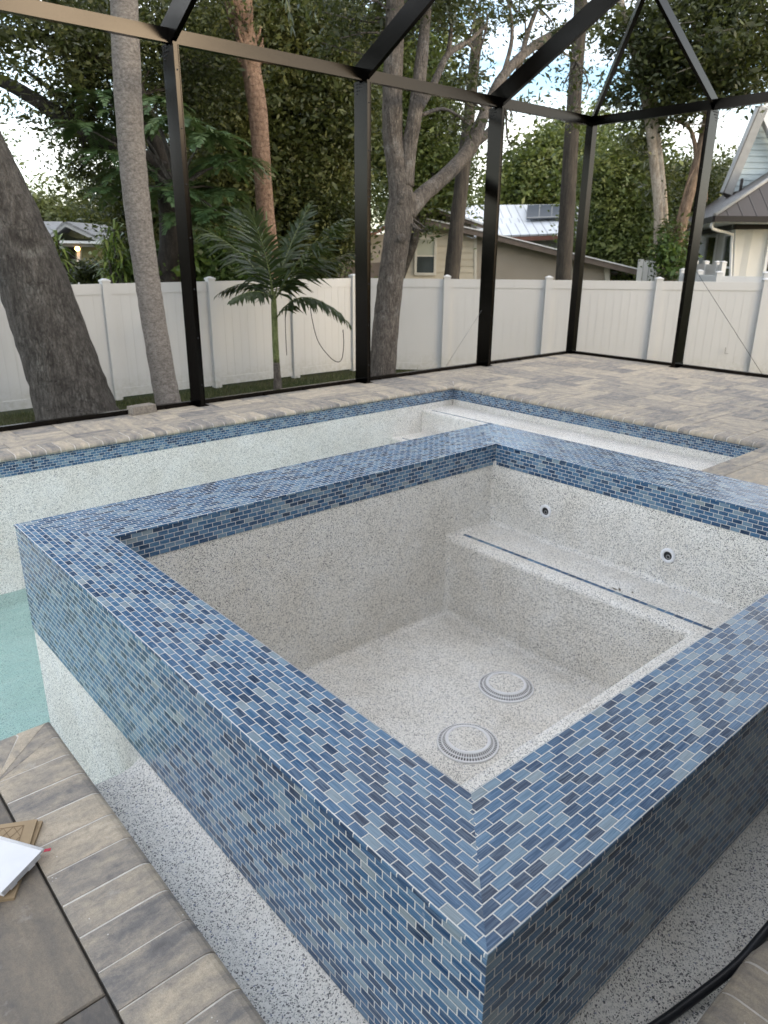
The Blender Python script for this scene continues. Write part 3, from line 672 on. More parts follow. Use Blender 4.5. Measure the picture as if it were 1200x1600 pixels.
# ================================================================== TREES
BK = {
 'oak': m_bark('grey_oak_bark', (.055, .048, .042), (.17, .156, .138), 16, (1, 1, .3), .9, lichen=(.25, .245, .22), cracks=22),
 'darkoak': m_bark('dark_oak_bark', (.022, .019, .016), (.06, .052, .044), 16, (1, 1, .3), .9),
 'palm': m_bark('ringed_palm_bark', (.15, .13, .115), (.36, .325, .29), 26, (1, 1, 1.6), .35, rings=9.5),
 'shag': m_bark('shaggy_palm_bark', (.14, .085, .055), (.36, .24, .17), 22, (1, 1, .5), 1.0, rings=9),
 'grey': m_bark('grey_brown_bark', (.10, .085, .072), (.26, .225, .19), 20, (1, 1, .35), .9, lichen=(.38, .36, .33), cracks=30),
 'pole': m_bark('weathered_wood', (.042, .036, .03), (.10, .086, .068), 18, (1, 1, .1), .6),
 'pale': m_bark('pale_bark', (.32, .26, .20), (.64, .56, .46), 12, (1, 1, .3), .6),
 'red': m_bark('reddish_bark', (.12, .08, .055), (.33, .24, .17), 16, (1, 1, .3), .8),
}
LF = {
 'oak': m_leaf('oak_leaves', (.018, .026, .009), (.048, .060, .019), (.13, .14, .046)),
 'dense': m_leaf('dense_leaves', (.022, .032, .010), (.064, .078, .024), (.165, .17, .055)),
 'mid': m_leaf('green_leaves', (.040, .062, .016), (.10, .132, .032), (.22, .24, .07)),
 'light': m_leaf('light_leaves', (.06, .075, .025), (.12, .145, .045), (.22, .23, .085)),
 'fern': m_leaf('feathery_leaves', (.036, .074, .030), (.078, .138, .052), (.15, .21, .085)),
 'palm': m_leaf('palm_leaflets', (.016, .030, .010), (.036, .056, .019), (.10, .125, .05), .3, .35),
 'drac': m_leaf('strap_leaves', (.07, .12, .025), (.17, .24, .055), (.42, .46, .14), .3, .35),
 'rust': m_leaf('shrub_leaves', (.025, .05, .012), (.055, .10, .022), (.12, .18, .04)),
}
def px(pts, d, w=None, dz=None):          # list of (px,py[,d]) -> points
    return [at(p[0], p[1], p[2] if len(p) > 2 else d) for p in pts]
def down(p, z=GZ - .1): return np.array([p[0], p[1], z])
def tree(name, label, cat, trunk=None, bark='oak', limbs=(), crown=(), leaf='oak', lsize=.1, aspect=.42, group=None, base=None, twigs=0, knots=(), dens=1.0):
    """trunk/limbs: (points, radii); crown: (px,py,d,rx_px,ry_px,clusters,leaves per cluster,cluster radius)"""
    if trunk: b = trunk[0][0]
    else: b = base
    t = thing(name, label, cat, (b[0], b[1], GZ), group)
    def fix(q): return [r * ((p - CAM) @ -RM[:, 2]) / (((p - CAM) @ FWD) * .9408) for p, r in zip(*q)]
    if trunk: trunk = (trunk[0], fix(trunk))
    limbs = [(q[0], fix(q)) for q in limbs]
    if trunk:
        mb = MB(); mb.tube(trunk[0], trunk[1], 18, 6, .025)
        for (kp, kr) in knots: mb.lathe(kp, [(kr, 0), (kr * .75, kr * .5), (kr * .25, kr * .8), (0, kr * .7)], 10, (-.6, -.7, .3))
        mb.build('trunk', BK[bark], t)
    tips = []
    for pts, rad in limbs:
        mb = MB(); mb.tube(pts, rad, 10, 5, .03); mb.build('limb', BK[bark], t); tips.append(pts)
    if crown:
        Cs, Rs, CC = [], [], []
        for c in crown:
            p = at(c[0], c[1], c[2]); k = c[2] / 1138.
            dep = c[8] if len(c) > 8 else .7
            P, r, cc = crown_points(p, (c[3] * k, c[3] * k * dep, c[4] * k), c[5], c[6] * dens, c[7]); Cs.append(P); Rs.append(r); CC.append(cc)
        C = np.concatenate(Cs); rr = np.concatenate(Rs); cc = np.concatenate(CC)
        keep = C[:, 2] > GZ + .05; C, rr = C[keep], rr[keep]
        quads('crown', leaf_quads(C, lsize, aspect), rr, LF[leaf], t)
        if twigs and len(cc):
            mb = MB(); src = np.concatenate([np.array(q) for q in tips] + ([np.array(trunk[0])[len(trunk[0]) // 2:]] if trunk else []))
            for q in cc[rng.choice(len(cc), min(twigs, len(cc)), False)]:
                s0 = src[np.argmin(np.linalg.norm(src - q, axis=1))]; mid = (s0 + q) / 2 + rng.normal(size=3) * .12 * np.linalg.norm(q - s0)
                mb.tube([s0, mid, q], [.022, .014, .006], 5, 3, 0, 0, False)
            props(mb.build('twigs', BK[bark], t), kind='stuff')
    return t

# leaning grey oak at the left, inside the fence
d0 = 8.9; tr = [(128, 672), (118, 640), (100, 580), (72, 500), (44, 420), (12, 340), (-22, 262), (-60, 170), (-95, 60), (-120, -60)]
k = d0 / 1138
T = px(tr, d0)
tree('leaning_oak', 'thick grey trunk of a leaning oak tree between the enclosure and the white fence', 'tree', ([down(T[0])] + T, [70 * k, 66 * k, 60 * k, 55 * k, 53 * k, 51 * k, 48 * k, 45 * k, 40 * k, 34 * k, 26 * k]), 'oak',
     [(px([(-95, 60), (-40, 20, 9.3), (40, -30, 9.8), (120, -60, 10.4)], 8.9), [.2, .16, .11, .06])],
     [(20, -70, 10, 170, 60, 50, 80, .22), (-60, 60, 9.5, 60, 120, 20, 60, .2)], 'oak', .085, twigs=20,
     knots=[(at(32, 503, 8.72), .045), (at(45, 541, 8.72), .05), (at(66, 608, 8.72), .06)])
# dark oak behind the fence whose limbs cross the upper left
d1 = 14.5; k = d1 / 1138
T = px([(262, 445), (268, 380), (262, 300), (245, 220), (215, 150), (190, 60), (180, -40)], d1)
tree('spreading_oak', 'dark spreading oak with heavy limbs crossing the sky at upper left', 'tree', ([down(T[0])] + T, [20 * k, 19 * k, 18 * k, 17 * k, 15 * k, 14 * k, 11 * k, 8 * k]), 'darkoak',
     [(px([(255, 270), (200, 235), (130, 205), (70, 165), (10, 130), (-60, 105)], 14.2), [.2, .18, .16, .14, .12, .08]),
      (px([(215, 150), (150, 90), (70, 60), (-20, 50)], 14), [.16, .12, .09, .05]), (px([(130, 205), (90, 150), (40, 110)], 14.2), [.09, .06, .03])],
     [(60, 35, 13.5, 120, 50, 60, 95, .30), (150, 85, 14, 70, 65, 50, 110, .30), (15, 125, 14.5, 26, 16, 5, 45, .25), (140, 150, 14.5, 55, 45, 32, 100, .3), (115, 190, 14.5, 45, 24, 18, 85, .26), (140, 245, 14.8, 50, 45, 30, 90, .26), (130, 285, 15, 22, 24, 6, 45, .22),
      (290, 60, 15.5, 110, 80, 85, 120, .34), (270, 160, 16, 70, 80, 60, 120, .32), (215, 40, 15, 60, 40, 22, 80, .3), (15, 175, 15, 25, 18, 4, 40, .22)], 'oak', .078, twigs=60, dens=1.15)
# ringed palm trunk, between the oak and the first post
d2 = 9.0; k = d2 / 1138
T = px([(268, 655), (262, 625), (250, 560), (240, 500), (229, 430), (219, 360), (211, 290), (205, 220), (200, 150), (197, 80), (194, 10), (190, -120), (186, -330)], d2)
palm = tree('ringed_palm', 'smooth grey ringed palm trunk standing just left of the first black post', 'palm tree', ([down(T[0])] + T, [21 * k, 20.5 * k, 19.5 * k, 19 * k, 19 * k, 19 * k, 20 * k, 20.5 * k, 20.5 * k, 21 * k, 21.5 * k, 21 * k, 19 * k, 15 * k]), 'palm')
def frond(p0, p1, p2, n=34, ll=.38, droop=.35, width=.035, ang=.75, stem=.012):
    """arching palm frond along a curve; returns leaflet quads and the rachis points"""
    p0, p1, p2 = (np.array(q, float) for q in (p0, p1, p2)); Q = []
    for i in range(n):
        t = .12 + .88 * i / (n - 1); c = (1 - t) ** 2 * p0 + 2 * t * (1 - t) * p1 + t * t * p2
        tg = unit(2 * (1 - t) * (p1 - p0) + 2 * t * (p2 - p1)); sd = np.cross(tg, UP); sd = unit(sd) if np.linalg.norm(sd) > 1e-3 else RIGHT
        up = np.cross(sd, tg)
        L = ll * (.45 + .55 * math.sin(math.pi * min(1, t * .85 + .12))) * (1 if t < .9 else .7)
        for s in (-1, 1):
            dr = unit(tg * (ang + .5 * t) + sd * s * (1.0 - .3 * t) + up * rng.uniform(.05, .35) - UP * droop * rng.uniform(.5, 1.2) + rng.normal(size=3) * .07)
            sdw = unit(np.cross(dr, up + rng.normal(size=3) * .2)) * width / 2; l = L * rng.uniform(.85, 1.1)
            m1 = c + dr * l * .5; tip = c + unit(dr - UP * droop * .55) * l * .55 * 1 + dr * l * .45
            Q.append([c - sdw * .4, c + sdw * .4, m1 + sdw, m1 - sdw]); Q.append([m1 - sdw, m1 + sdw, tip + sdw * .08, tip - sdw * .08])
    return np.array(Q), [(1 - t) ** 2 * p0 + 2 * t * (1 - t) * p1 + t * t * p2 for t in np.linspace(0, 1, 8)]
def frond_set(parent, specs, mat, n=34, ll=.38, droop=.35, width=.035, stem=.012, smat=None):
    for p0, p1, p2, *kw in specs:
        kk = dict(n=n, ll=ll, droop=droop, width=width); kk.update(kw[0] if kw else {})
        Q, rc = frond(p0, p1, p2, **kk); f = quads('frond', Q, np.repeat(rng.random(len(Q) // 2) * .8, 2), mat, parent)
        mb = MB(); mb.tube(rc, list(np.linspace(stem, stem * .25, 8)), 6, 1); mb.build('rachis', smat or MT['rachis'], f)
MT['rachis'] = m_plain('green_stalk', (.13, .155, .05), .5, .2, 12)
top = at(186, -340, d2); sp = []
for i in range(11):
    a = i * 2.4; e = np.array([math.cos(a), math.sin(a), 0]); sp.append((top, top + e * 1.2 + UP * 1.1, top + e * 2.5 - UP * rng.uniform(0, 1.1)))
frond_set(palm, sp, LF['palm'], 30, .55, .5, .045, .02)
# shaggy brown palm trunk further back
d3 = 15.5; k = d3 / 1138
T = px([(428, 460), (420, 380), (413, 310), (408, 240), (402, 170), (393, 110), (384, 60), (374, 10), (362, -70), (345, -170)], d3)
shag = tree('shaggy_palm', 'reddish brown shaggy palm trunk rising behind the small palm', 'palm tree', ([down(T[0])] + T, [14 * k, 13.5 * k, 13.5 * k, 13.5 * k, 14 * k, 15 * k, 15 * k, 16 * k, 17 * k, 17 * k, 15 * k]), 'shag')
mb = MB()
for i in range(46):                       # old leaf boots still clinging to the trunk
    j = rng.integers(5, 9); f = rng.random(); c = T[j] * (1 - f) + T[min(j + 1, 9)] * f; a = rng.uniform(0, 6.28); e = np.array([math.cos(a), math.sin(a), 0]); r = 15.5 * k
    mb.tube([c + e * r * .8, c + e * (r + .05) + UP * .12, c + e * (r + .09) + UP * .26], [.05, .03, .012], 5, 2)
props(mb.build('leaf_boots', BK['shag'], shag), kind='stuff')
top = at(345, -180, d3); sp = []
for i in range(16):
    a = i * 2.4; e = np.array([math.cos(a), math.sin(a), 0]); dr = rng.uniform(.5, 2.6); sp.append((top, top + e * 1.0 + UP * .6, top + e * 1.9 - UP * dr))
frond_set(shag, sp, LF['palm'], 26, .6, .9, .045, .02)
# forked tree behind post two
d4 = 10.6; k = d4 / 1138
def fx(pts): return [at(x, y, d4 + max(0, x - 645) * .0145) for x, y in pts]
def fr(pts, w): return [q * k * (1 + max(0, p[0] - 645) * .0145 / d4) for p, q in zip(pts, w)]
T = px([(594, 612), (597, 585), (602, 520), (609, 450), (616, 400), (624, 345), (630, 300)], d4)
tree('forked_tree', 'grey forked tree with knotted trunk and a long limb reaching right', 'tree', ([down(T[0])] + T, [25 * k, 23 * k, 21 * k, 20.5 * k, 20 * k, 20 * k, 22 * k, 20 * k]), 'grey',
     [(fx([(628, 315), (621, 260), (614, 215), (613, 150), (615, 90), (617, 30), (618, -60)]), fr([(628, 315), (621, 260), (614, 215), (613, 150), (615, 90), (617, 30), (618, -60)], [20, 17, 16, 15.5, 15, 15, 11])),
      (fx([(632, 290), (637, 240), (645, 200), (652, 150), (659, 90), (665, 30), (672, -50)]), fr([(632, 290), (637, 240), (645, 200), (652, 150), (659, 90), (665, 30), (672, -50)], [15, 13, 11.5, 11, 10, 8, 6])),
      (fx([(634, 335), (660, 305), (690, 280), (720, 250), (738, 225), (758, 175), (785, 120), (830, 75), (880, 45), (930, 10), (975, -30)]), fr([(634, 335), (660, 305), (690, 280), (720, 250), (738, 225), (758, 175), (785, 120), (830, 75), (880, 45), (930, 10), (975, -30)], [15, 13, 11.5, 11, 12, 8.5, 7.5, 7, 6, 5, 3])),
      (fx([(738, 225), (765, 205), (790, 160), (810, 110), (822, 60), (840, 10)]), fr([(738, 225), (765, 205), (790, 160), (810, 110), (822, 60), (840, 10)], [8, 6, 5, 4.5, 4, 3])),
      (fx([(655, 170), (678, 130), (700, 85), (730, 66), (760, 40)]), fr([(655, 170), (678, 130), (700, 85), (730, 66), (760, 40)], [7, 6, 5, 4, 2])), (fx([(658, 180), (690, 170), (715, 180), (735, 198)]), fr([(658, 180), (690, 170), (715, 180), (735, 198)], [3.5, 2.5, 2, 1])),
      (fx([(700, 85), (705, 40), (700, -10)]), fr([(700, 85), (705, 40), (700, -10)], [4, 3, 2])), (fx([(785, 120), (800, 60), (795, 0)]), fr([(785, 120), (800, 60), (795, 0)], [4, 3, 2])), (fx([(830, 75), (870, 78), (900, 95)]), fr([(830, 75), (870, 78), (900, 95)], [3, 2, 1]))],
     [(560, 20, 11, 90, 45, 30, 75, .20), (650, -20, 11, 110, 50, 40, 85, .20), (720, 110, 12.2, 45, 50, 14, 55, .18), (760, 20, 12.3, 70, 35, 14, 50, .16), (850, 25, 13.5, 70, 35, 16, 48, .15), (840, 120, 13.4, 60, 45, 12, 34, .15), (800, 190, 12.9, 34, 40, 7, 26, .13), (905, 120, 14.4, 40, 60, 10, 30, .14), (880, 190, 14, 25, 35, 4, 24, .12), (668, 365, 10.4, 14, 9, 3, 16, .07), (715, 200, 11.9, 40, 25, 8, 40, .16)], 'oak', .072, .38, twigs=70,
     knots=[(at(625, 315, d4 - .16), .05), (at(627, 372, d4 - .17), .07)])
# cut-off dead trunk
d5 = 17; k = d5 / 1138
T = px([(702, 470), (707, 420), (714, 350), (722, 280), (731, 200), (740, 110), (749, 31)], d5)
tree('dead_trunk', 'dark dead tree trunk with sawn flat top leaning behind the fence', 'dead tree', ([down(T[0])] + T, [13 * k, 12.5 * k, 12 * k, 11.5 * k, 11 * k, 9.5 * k, 8.5 * k, 8 * k]), 'pole')
d6 = 19; k = d6 / 1138
T = px([(878, 470), (881, 415), (886, 330), (892, 230), (899, 130), (905, 50), (909, -30), (913, -110)], d6)
tree('utility_pole', 'straight weathered wooden utility pole behind the fence, near the corner of the enclosure', 'utility pole', ([down(T[0])] + T, [12.5 * k, 12.5 * k, 12 * k, 12 * k, 11.5 * k, 11 * k, 10.5 * k, 10 * k, 9.5 * k]), 'pole').children[0].name = 'shaft'
# pale double-stemmed tree and its dark crown at upper right
d7 = 21; k = d7 / 1138
T = px([(1034, 440), (1030, 380), (1029, 320), (1021, 240), (1014, 180), (1004, 130), (992, 80), (980, 40)], d7)
tree('pale_tree', 'pale barked tree with two slender stems and dark overhanging crown at right', 'tree', ([down(T[0])] + T, [10 * k, 9 * k, 8 * k, 7.5 * k, 7.5 * k, 7.5 * k, 8 * k, 7 * k, 5 * k]), 'pale',
     [(px([(1040, 435), (1039, 370), (1035, 300), (1027, 220), (1022, 180), (1024, 140), (1030, 100), (1036, 60)], d7), [8 * k, 6.5 * k, 6.5 * k, 6 * k, 5 * k, 5.5 * k, 4.5 * k, 3 * k]),
      (px([(1008, 145), (1018, 120), (1010, 90)], d7), [5 * k, 3 * k, 2 * k]), (px([(985, 60), (975, 20), (965, -40)], d7), [5 * k, 4 * k, 3 * k]), (px([(1000, 110), (1040, 60), (1100, 20), (1170, 10)], d7), [4 * k, 4 * k, 3 * k, 2 * k])],
     [(1080, 50, 21, 95, 60, 74, 95, .36), (1150, 90, 20, 90, 45, 52, 95, .36), (1190, 20, 20, 90, 60, 56, 95, .36), (1050, 130, 21, 60, 40, 38, 85, .32), (985, 120, 21, 45, 50, 20, 55, .3), (960, 40, 21, 45, 40, 16, 55, .3), (1140, 140, 20, 60, 22, 18, 60, .28), (1010, 215, 21.4, 30, 40, 14, 60, .28), (1030, 290, 21.6, 22, 30, 11, 60, .26), (1015, 60, 21, 50, 50, 30, 80, .3)], 'oak', .13, .42, twigs=50)
d8 = 20.5; k = d8 / 1138
T = px([(1046, 440), (1056, 390), (1066, 345), (1080, 290), (1090, 255), (1098, 220), (1106, 180), (1112, 130), (1116, 80)], d8)
tree('leaning_tree', 'reddish brown leaning trunk just left of the second right hand post', 'tree', ([down(T[0])] + T, [11 * k, 10 * k, 9.5 * k, 9 * k, 8.5 * k, 8 * k, 7.5 * k, 7 * k, 6 * k, 4 * k]), 'red',
     [(px([(1090, 250), (1080, 205), (1060, 190), (1045, 188)], d8), [4 * k, 3 * k, 2 * k, 1.5 * k])],
     [(1060, 185, 20.5, 35, 14, 9, 45, .25), (1095, 60, 20.5, 60, 60, 26, 70, .32), (1045, 380, 20.4, 16, 34, 12, 60, .22)], 'dense', .12, twigs=12)

# dense background trees, each with its own crown
def bgtree(label, base_px, d, crown, leaf, lsize, name='background_tree', bark='oak', aspect=.46, group='trees beyond the fence', tw=.16):
    b = at(base_px[0], base_px[1], d); c = at(crown[0][0], crown[0][1], d)
    m = down(b) * .4 + np.array(c) * .6; m[:2] += rng.normal(size=2) * .3
    limbs = []
    for cc in crown[1:4]: limbs.append(([m, (m + at(cc[0], cc[1], cc[2])) / 2 + rng.normal(size=3) * .3, at(cc[0], cc[1], cc[2])], [tw * .6, tw * .4, tw * .2]))
    return tree(name, label, 'tree', ([down(b), (down(b) + m) / 2 + np.array([.15, .1, 0]), m, np.array(c)], [tw * 1.3, tw * 1.1, tw, tw * .4]), bark, limbs, crown, leaf, lsize * .62, aspect, group, dens=2.3)
bgtree('dense dark evergreen filling the gap between the first two black posts', (470, 440), 19, [(440, 200, 19, 120, 150, 190, 120, .42, .5), (360, 130, 19, 70, 90, 80, 120, .42), (500, 310, 19, 70, 110, 95, 120, .42), (380, 300, 19.5, 80, 110, 110, 120, .42), (520, 120, 19, 60, 90, 75, 120, .42), (440, 40, 19, 110, 50, 80, 110, .42)], 'dense', .17)
bgtree('olive green bushy tree behind the forked trunk', (598, 430), 25, [(640, 240, 25, 75, 110, 90, 100, .5, .5), (690, 275, 25, 40, 70, 45, 100, .5), (580, 180, 25, 50, 110, 65, 100, .5), (680, 160, 25, 36, 40, 25, 80, .5), (610, 90, 25, 70, 60, 50, 90, .5), (670, 60, 25, 40, 50, 22, 70, .5)], 'mid', .20)
bgtree('shrubby dark green tree behind the ringed palm', (300, 440), 17.5, [(290, 350, 17.5, 85, 95, 90, 110, .36, .5), (228, 335, 17.5, 44, 80, 55, 110, .36), (330, 400, 17, 60, 50, 40, 100, .34)], 'dense', .15)
bgtree('pale yellow green tree far off in the gap at far left', (70, 430), 34, [(50, 340, 34, 50, 26, 40, 80, .5), (15, 350, 34, 40, 40, 36, 80, .5), (110, 350, 34, 40, 28, 34, 80, .5), (12, 235, 34, 26, 26, 5, 30, .4), (85, 285, 34, 34, 22, 6, 35, .4)], 'light', .26)
bgtree('mid green rounded tree beyond the solar roof', (850, 430), 42, [(860, 270, 42, 55, 55, 60, 90, .8, .6), (820, 300, 42, 50, 45, 45, 90, .8), (900, 290, 42, 45, 60, 45, 90, .8), (788, 300, 42, 14, 36, 14, 70, .6)], 'mid', .36)
bgtree('tall pine like tree standing behind the utility pole', (890, 430), 46, [(873, 215, 46, 14, 18, 8, 60, .6), (905, 235, 46, 34, 30, 20, 70, .7), (930, 205, 46, 26, 40, 16, 60, .7)], 'mid', .36)
bgtree('bright green leafy tree behind the corner post', (960, 435), 28, [(965, 340, 28, 60, 70, 75, 100, .55, .6), (945, 285, 28, 34, 40, 26, 80, .55), (1000, 390, 27, 45, 50, 40, 90, .5), (985, 270, 28, 40, 55, 40, 90, .55), (930, 400, 28, 40, 45, 35, 90, .5)], 'mid', .22)
bgtree('dim olive tree behind the pale double stems', (1040, 435), 33, [(1060, 320, 33, 40, 60, 50, 90, .6), (1020, 350, 33, 40, 60, 45, 90, .6), (1075, 280, 33, 24, 36, 16, 70, .6)], 'dense', .26)
bgtree('small round tree peeking above the brown roof', (1130, 420), 45, [(1135, 290, 45, 24, 36, 26, 80, .8), (1115, 320, 45, 20, 24, 16, 80, .8)], 'dense', .34)
bgtree('thin dark tree above the far left roof', (200, 430), 31, [(165, 325, 31, 45, 40, 40, 90, .5), (195, 370, 31, 40, 45, 40, 90, .5), (240, 400, 30, 45, 45, 40, 90, .5)], 'dense', .19)
# feathery tree with layered fern-like leaves
d9 = 13.5
fb = at(300, 440, d9); fern = thing('feathery_tree', 'bright green feathery tree with layered fern like leaves behind the first post', 'tree', (fb[0], fb[1], GZ))
mb = MB(); T = px([(300, 445), (285, 340), (270, 260), (250, 200)], d9); mb.tube([down(T[0])] + T, [.08, .075, .06, .05, .03], 8, 4); mb.build('trunk', BK['oak'], fern)
ftips = [(160, 150), (200, 180), (135, 200), (280, 190), (320, 215), (340, 260), (170, 240), (240, 160), (355, 300), (300, 290), (330, 330), (215, 270), (260, 300), (370, 250), (350, 340), (185, 300), (285, 340)]
Qs = []; mb = MB()
for (fx, fy) in ftips:
    tip = at(fx, fy, d9 + rng.uniform(-.6, .6)); base = T[2] * .5 + T[1] * .5; mb.tube([base, (base + tip) / 2 + UP * .1, tip], [.03, .02, .01], 5, 3)
    for j in range(13):
        a = rng.uniform(0, 6.28); e = np.array([math.cos(a), math.sin(a), 0]); L = rng.uniform(.5, .85)
        Q, _ = frond(tip, tip + e * L * .5 + UP * .14, tip + e * L - UP * rng.uniform(.02, .3), 22, .19, .15, .036, .35); Qs.append(Q)
mb.build('limb', BK['oak'], fern); Q = np.concatenate(Qs); quads('crown', Q, np.repeat(rng.random(len(Q) // 22) , 22)[:len(Q)] if len(Q) % 22 == 0 else rng.random(len(Q)), LF['fern'], fern)

# small palm in front of the fence
d10 = 11.2; sb = at(433, 606, d10); k = d10 / 1138
sp_ = thing('young_palm', 'young green palm with arching fronds planted in front of the white fence', 'palm tree', (sb[0], sb[1], GZ))
MT['palmgreen'] = m_bark('green_palm_stem', (.13, .16, .06), (.26, .29, .12), 8, (1, 1, .4), .3, rings=5)
mb = MB(); mb.tube([down(sb)] + px([(434, 606), (433, 585), (432, 565)], d10), [7.5 * k, 7.2 * k, 6 * k, 5.2 * k], 12, 3); mb.build('lower_trunk', BK['grey'], sp_)
mb = MB(); mb.tube(px([(432, 566), (430, 530), (429, 500), (428, 478), (427, 455)], d10), [5.4 * k, 5 * k, 5 * k, 4.6 * k, 3 * k], 12, 3); mb.build('green_stem', MT['palmgreen'], sp_)
def A(x, y, dd=0): return at(x, y, d10 + dd)
c0 = A(428, 470)
spec = [(A(430, 500), A(470, 425, -.2), A(545, 505, -.5), {'droop': .9, 'll': .36}), (c0, A(450, 420, .2), A(548, 395, .4), {'droop': .75}), (c0, A(470, 390, -.3), A(528, 345, -.5), {'droop': .9, 'll': .5}), (c0, A(445, 390), A(482, 325, .3), {'droop': .5, 'll': .45}),
        (c0, A(418, 385, -.2), A(388, 325, -.4), {'droop': .5, 'll': .42}), (c0, A(395, 390, .2), A(305, 352, .3), {'droop': .9, 'll': .5}), (c0, A(400, 420, .3), A(340, 460, .3), {'droop': .85, 'll': .36}), (c0, A(400, 440, -.5), A(362, 470, -1.0), {'droop': .8, 'll': .3}),
        (c0, A(440, 400, .7), A(470, 350, 1.4), {'droop': .5}), (c0, A(410, 390, .6), A(370, 330, 1.2), {'droop': .4}), (c0, A(480, 400, .3), A(535, 345, .7), {'droop': .5, 'll': .5})]
frond_set(sp_, spec, LF['palm'], 30, .54, 1.05, .052, .011)
mb = MB(); mb.tube([A(427, 465), A(419, 400), A(416, 330)], [.022, .018, .008], 8, 4); mb.build('spear_leaf', MT['rachis'], sp_)
mb = MB(); mb.tube([A(484, 472, .35), A(488, 500, .35), A(498, 535, .35), (A(520, 562, .35)), A(533, 563, .35), A(537, 540, .35), A(536, 515, .3)], .007, 6, 6)
props(mb.build('irrigation_tube', MT['cable_black']), 'thin black drip tube hanging in a loop from the young palm', 'irrigation tube')
mb = MB(); mb.tube([A(446, 478, .2), A(446, 510, .2), A(448, 555, .2)], .006, 6, 4)
props(mb.build('irrigation_tube', MT['cable_black']), 'short straight black drip tube end hanging beside the young palm stem', 'irrigation tube')

# dracaenas and shrubs above the fence at left
def dracaena(label, stems, d, L=.75):
    b = at(stems[0][0], 450, d); t = thing('dracaena', label, 'plant', (b[0], b[1], GZ), 'strap leaved plants over the fence'); Q = []; mb = MB()
    for (sx, sy) in stems:
        hd = at(sx, sy, d + rng.uniform(-.3, .3)); mb.tube([down(b) + rng.normal(size=3) * .08, (down(b) + hd) / 2, hd], [.035, .03, .028], 7, 4)
        for i in range(46):
            a = rng.uniform(0, 6.28); el = rng.uniform(-.6, 1.35); dr = np.array([math.cos(a) * math.cos(el), math.sin(a) * math.cos(el), math.sin(el)]); l = L * rng.uniform(.7, 1.1)
            s = unit(np.cross(dr, UP)); w = .045; p = hd - UP * rng.uniform(0, .45); m1 = p + dr * l * .5; tip = m1 + unit(dr - UP * .9) * l * .5
            Q += [[p - s * w * .35, p + s * w * .35, m1 + s * w * .6, m1 - s * w * .6], [m1 - s * w * .6, m1 + s * w * .6, tip + s * .004, tip - s * .004]]
    mb.build('stem', BK['oak'], t); Q = np.array(Q); quads('foliage', Q, np.repeat(rng.random(len(Q) // 2), 2), LF['drac'], t)
dracaena('strap leaved dracaena behind the fence just right of the leaning oak trunk', [(82, 392), (90, 375)], 14, .5)
dracaena('yellow green dracaena behind the fence between the porch and the ringed palm', [(178, 358), (170, 398), (192, 400)], 14.5, .55)
def shrub(label, x, y, d, rx, ry, n, leaf='rust', ls=.12):
    return tree('shrub', label, 'shrub', None, 'oak', (), [(x, y, d, rx, ry, n, 95, .22)], leaf, ls, .5, 'shrubs behind the fence', base=at(x, 445, d))
shrub('bright green shrub behind the fence right of the ringed palm', 270, 425, 15, 42, 32, 34)
shrub('dark green shrub at the fence left of the ringed palm', 215, 430, 15.5, 40, 36, 34, 'mid')
shrub('leafy shrub behind the fence right of the first black post', 335, 415, 15, 48, 40, 36)
shrub('dark low bush beside the porch of the green cottage', 142, 432, 19, 20, 18, 14, 'oak')
shrub('light green bush under the leaning tree by the pale stems', 985, 400, 29, 34, 30, 22, 'mid', .16)
shrub('small climbing bush at the foot of the pale stems', 1043, 400, 20, 12, 34, 16, 'rust', .11)
# far belt of woodland
C = []
for i in range(420):
    a = rng.uniform(-75, 75); dd = rng.uniform(58, 75); f = FWD * math.cos(R(a)) + RIGHT * math.sin(R(a)); p = CAM + f * dd; p[2] = GZ + rng.uniform(0, 1) * (4.2 + 1.6 * math.sin(a * .35) + 1.0 * math.sin(a * 1.1)); C.append(p + rng.normal(size=(70, 3)) * np.array([1.4, 1.4, .9]))
C = np.concatenate(C); C = C[C[:, 2] > GZ]
props(quads('woodland', leaf_quads(C, .62, .5), rng.random(len(C)), LF['mid']), 'distant belt of green woodland closing the view behind the houses', 'woodland', kind='stuff')

# ================================================================== HOUSES BEYOND THE FENCE
MT['cream'] = m_plain('cream_siding', (.52, .46, .35), .7, .07, 2, .1, 80); MT['tan'] = m_plain('tan_panel', (.36, .315, .255), .8, .08, .7, .2, 60)
MT['olive'] = m_plain('olive_siding', (.36, .35, .20), .7, .08, 2); MT['trim_grey'] = m_plain('grey_trim', (.30, .30, .29), .6, .1, 4)
MT['trim_brown'] = m_plain('brown_fascia', (.135, .105, .085), .6, .15, 4); MT['trim_red'] = m_plain('red_brown_trim', (.20, .085, .06), .6, .15, 4)
MT['cream_trim'] = m_plain('cream_trim', (.58, .54, .45), .55, .06, 5)
MT['stucco'] = m_plain('white_stucco', (.70, .68, .63), .85, .05, 1.5, .5, 120); MT['bluesiding'] = m_plain('pale_blue_siding', (.50, .58, .60), .6, .05, 2)
MT['roof_white'] = m_metal_roof('galvanised_roof', (.66, .69, .73), .42, 0, .32, .8); MT['roof_brown'] = m_metal_roof('brown_metal_roof', (.070, .060, .055), .40, 0, .45, .3)
MT['roof_grey'] = m_plain('grey_shingle', (.20, .20, .20), .85, .25, 9, .5, 40); MT['eave_white'] = m_plain('white_eave', (.74, .74, .73), .5, .05, 4)
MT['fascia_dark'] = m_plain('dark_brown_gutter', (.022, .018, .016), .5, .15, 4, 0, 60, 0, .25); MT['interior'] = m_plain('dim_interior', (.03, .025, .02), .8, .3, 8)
n = NT('window_glass'); o = n.coord(); MT['glass'] = n.done(n.bsdf(n.mix(n.noise(o, 1.5, 3), (.03, .04, .04), (.075, .085, .08)), .06, None, 0, .8))
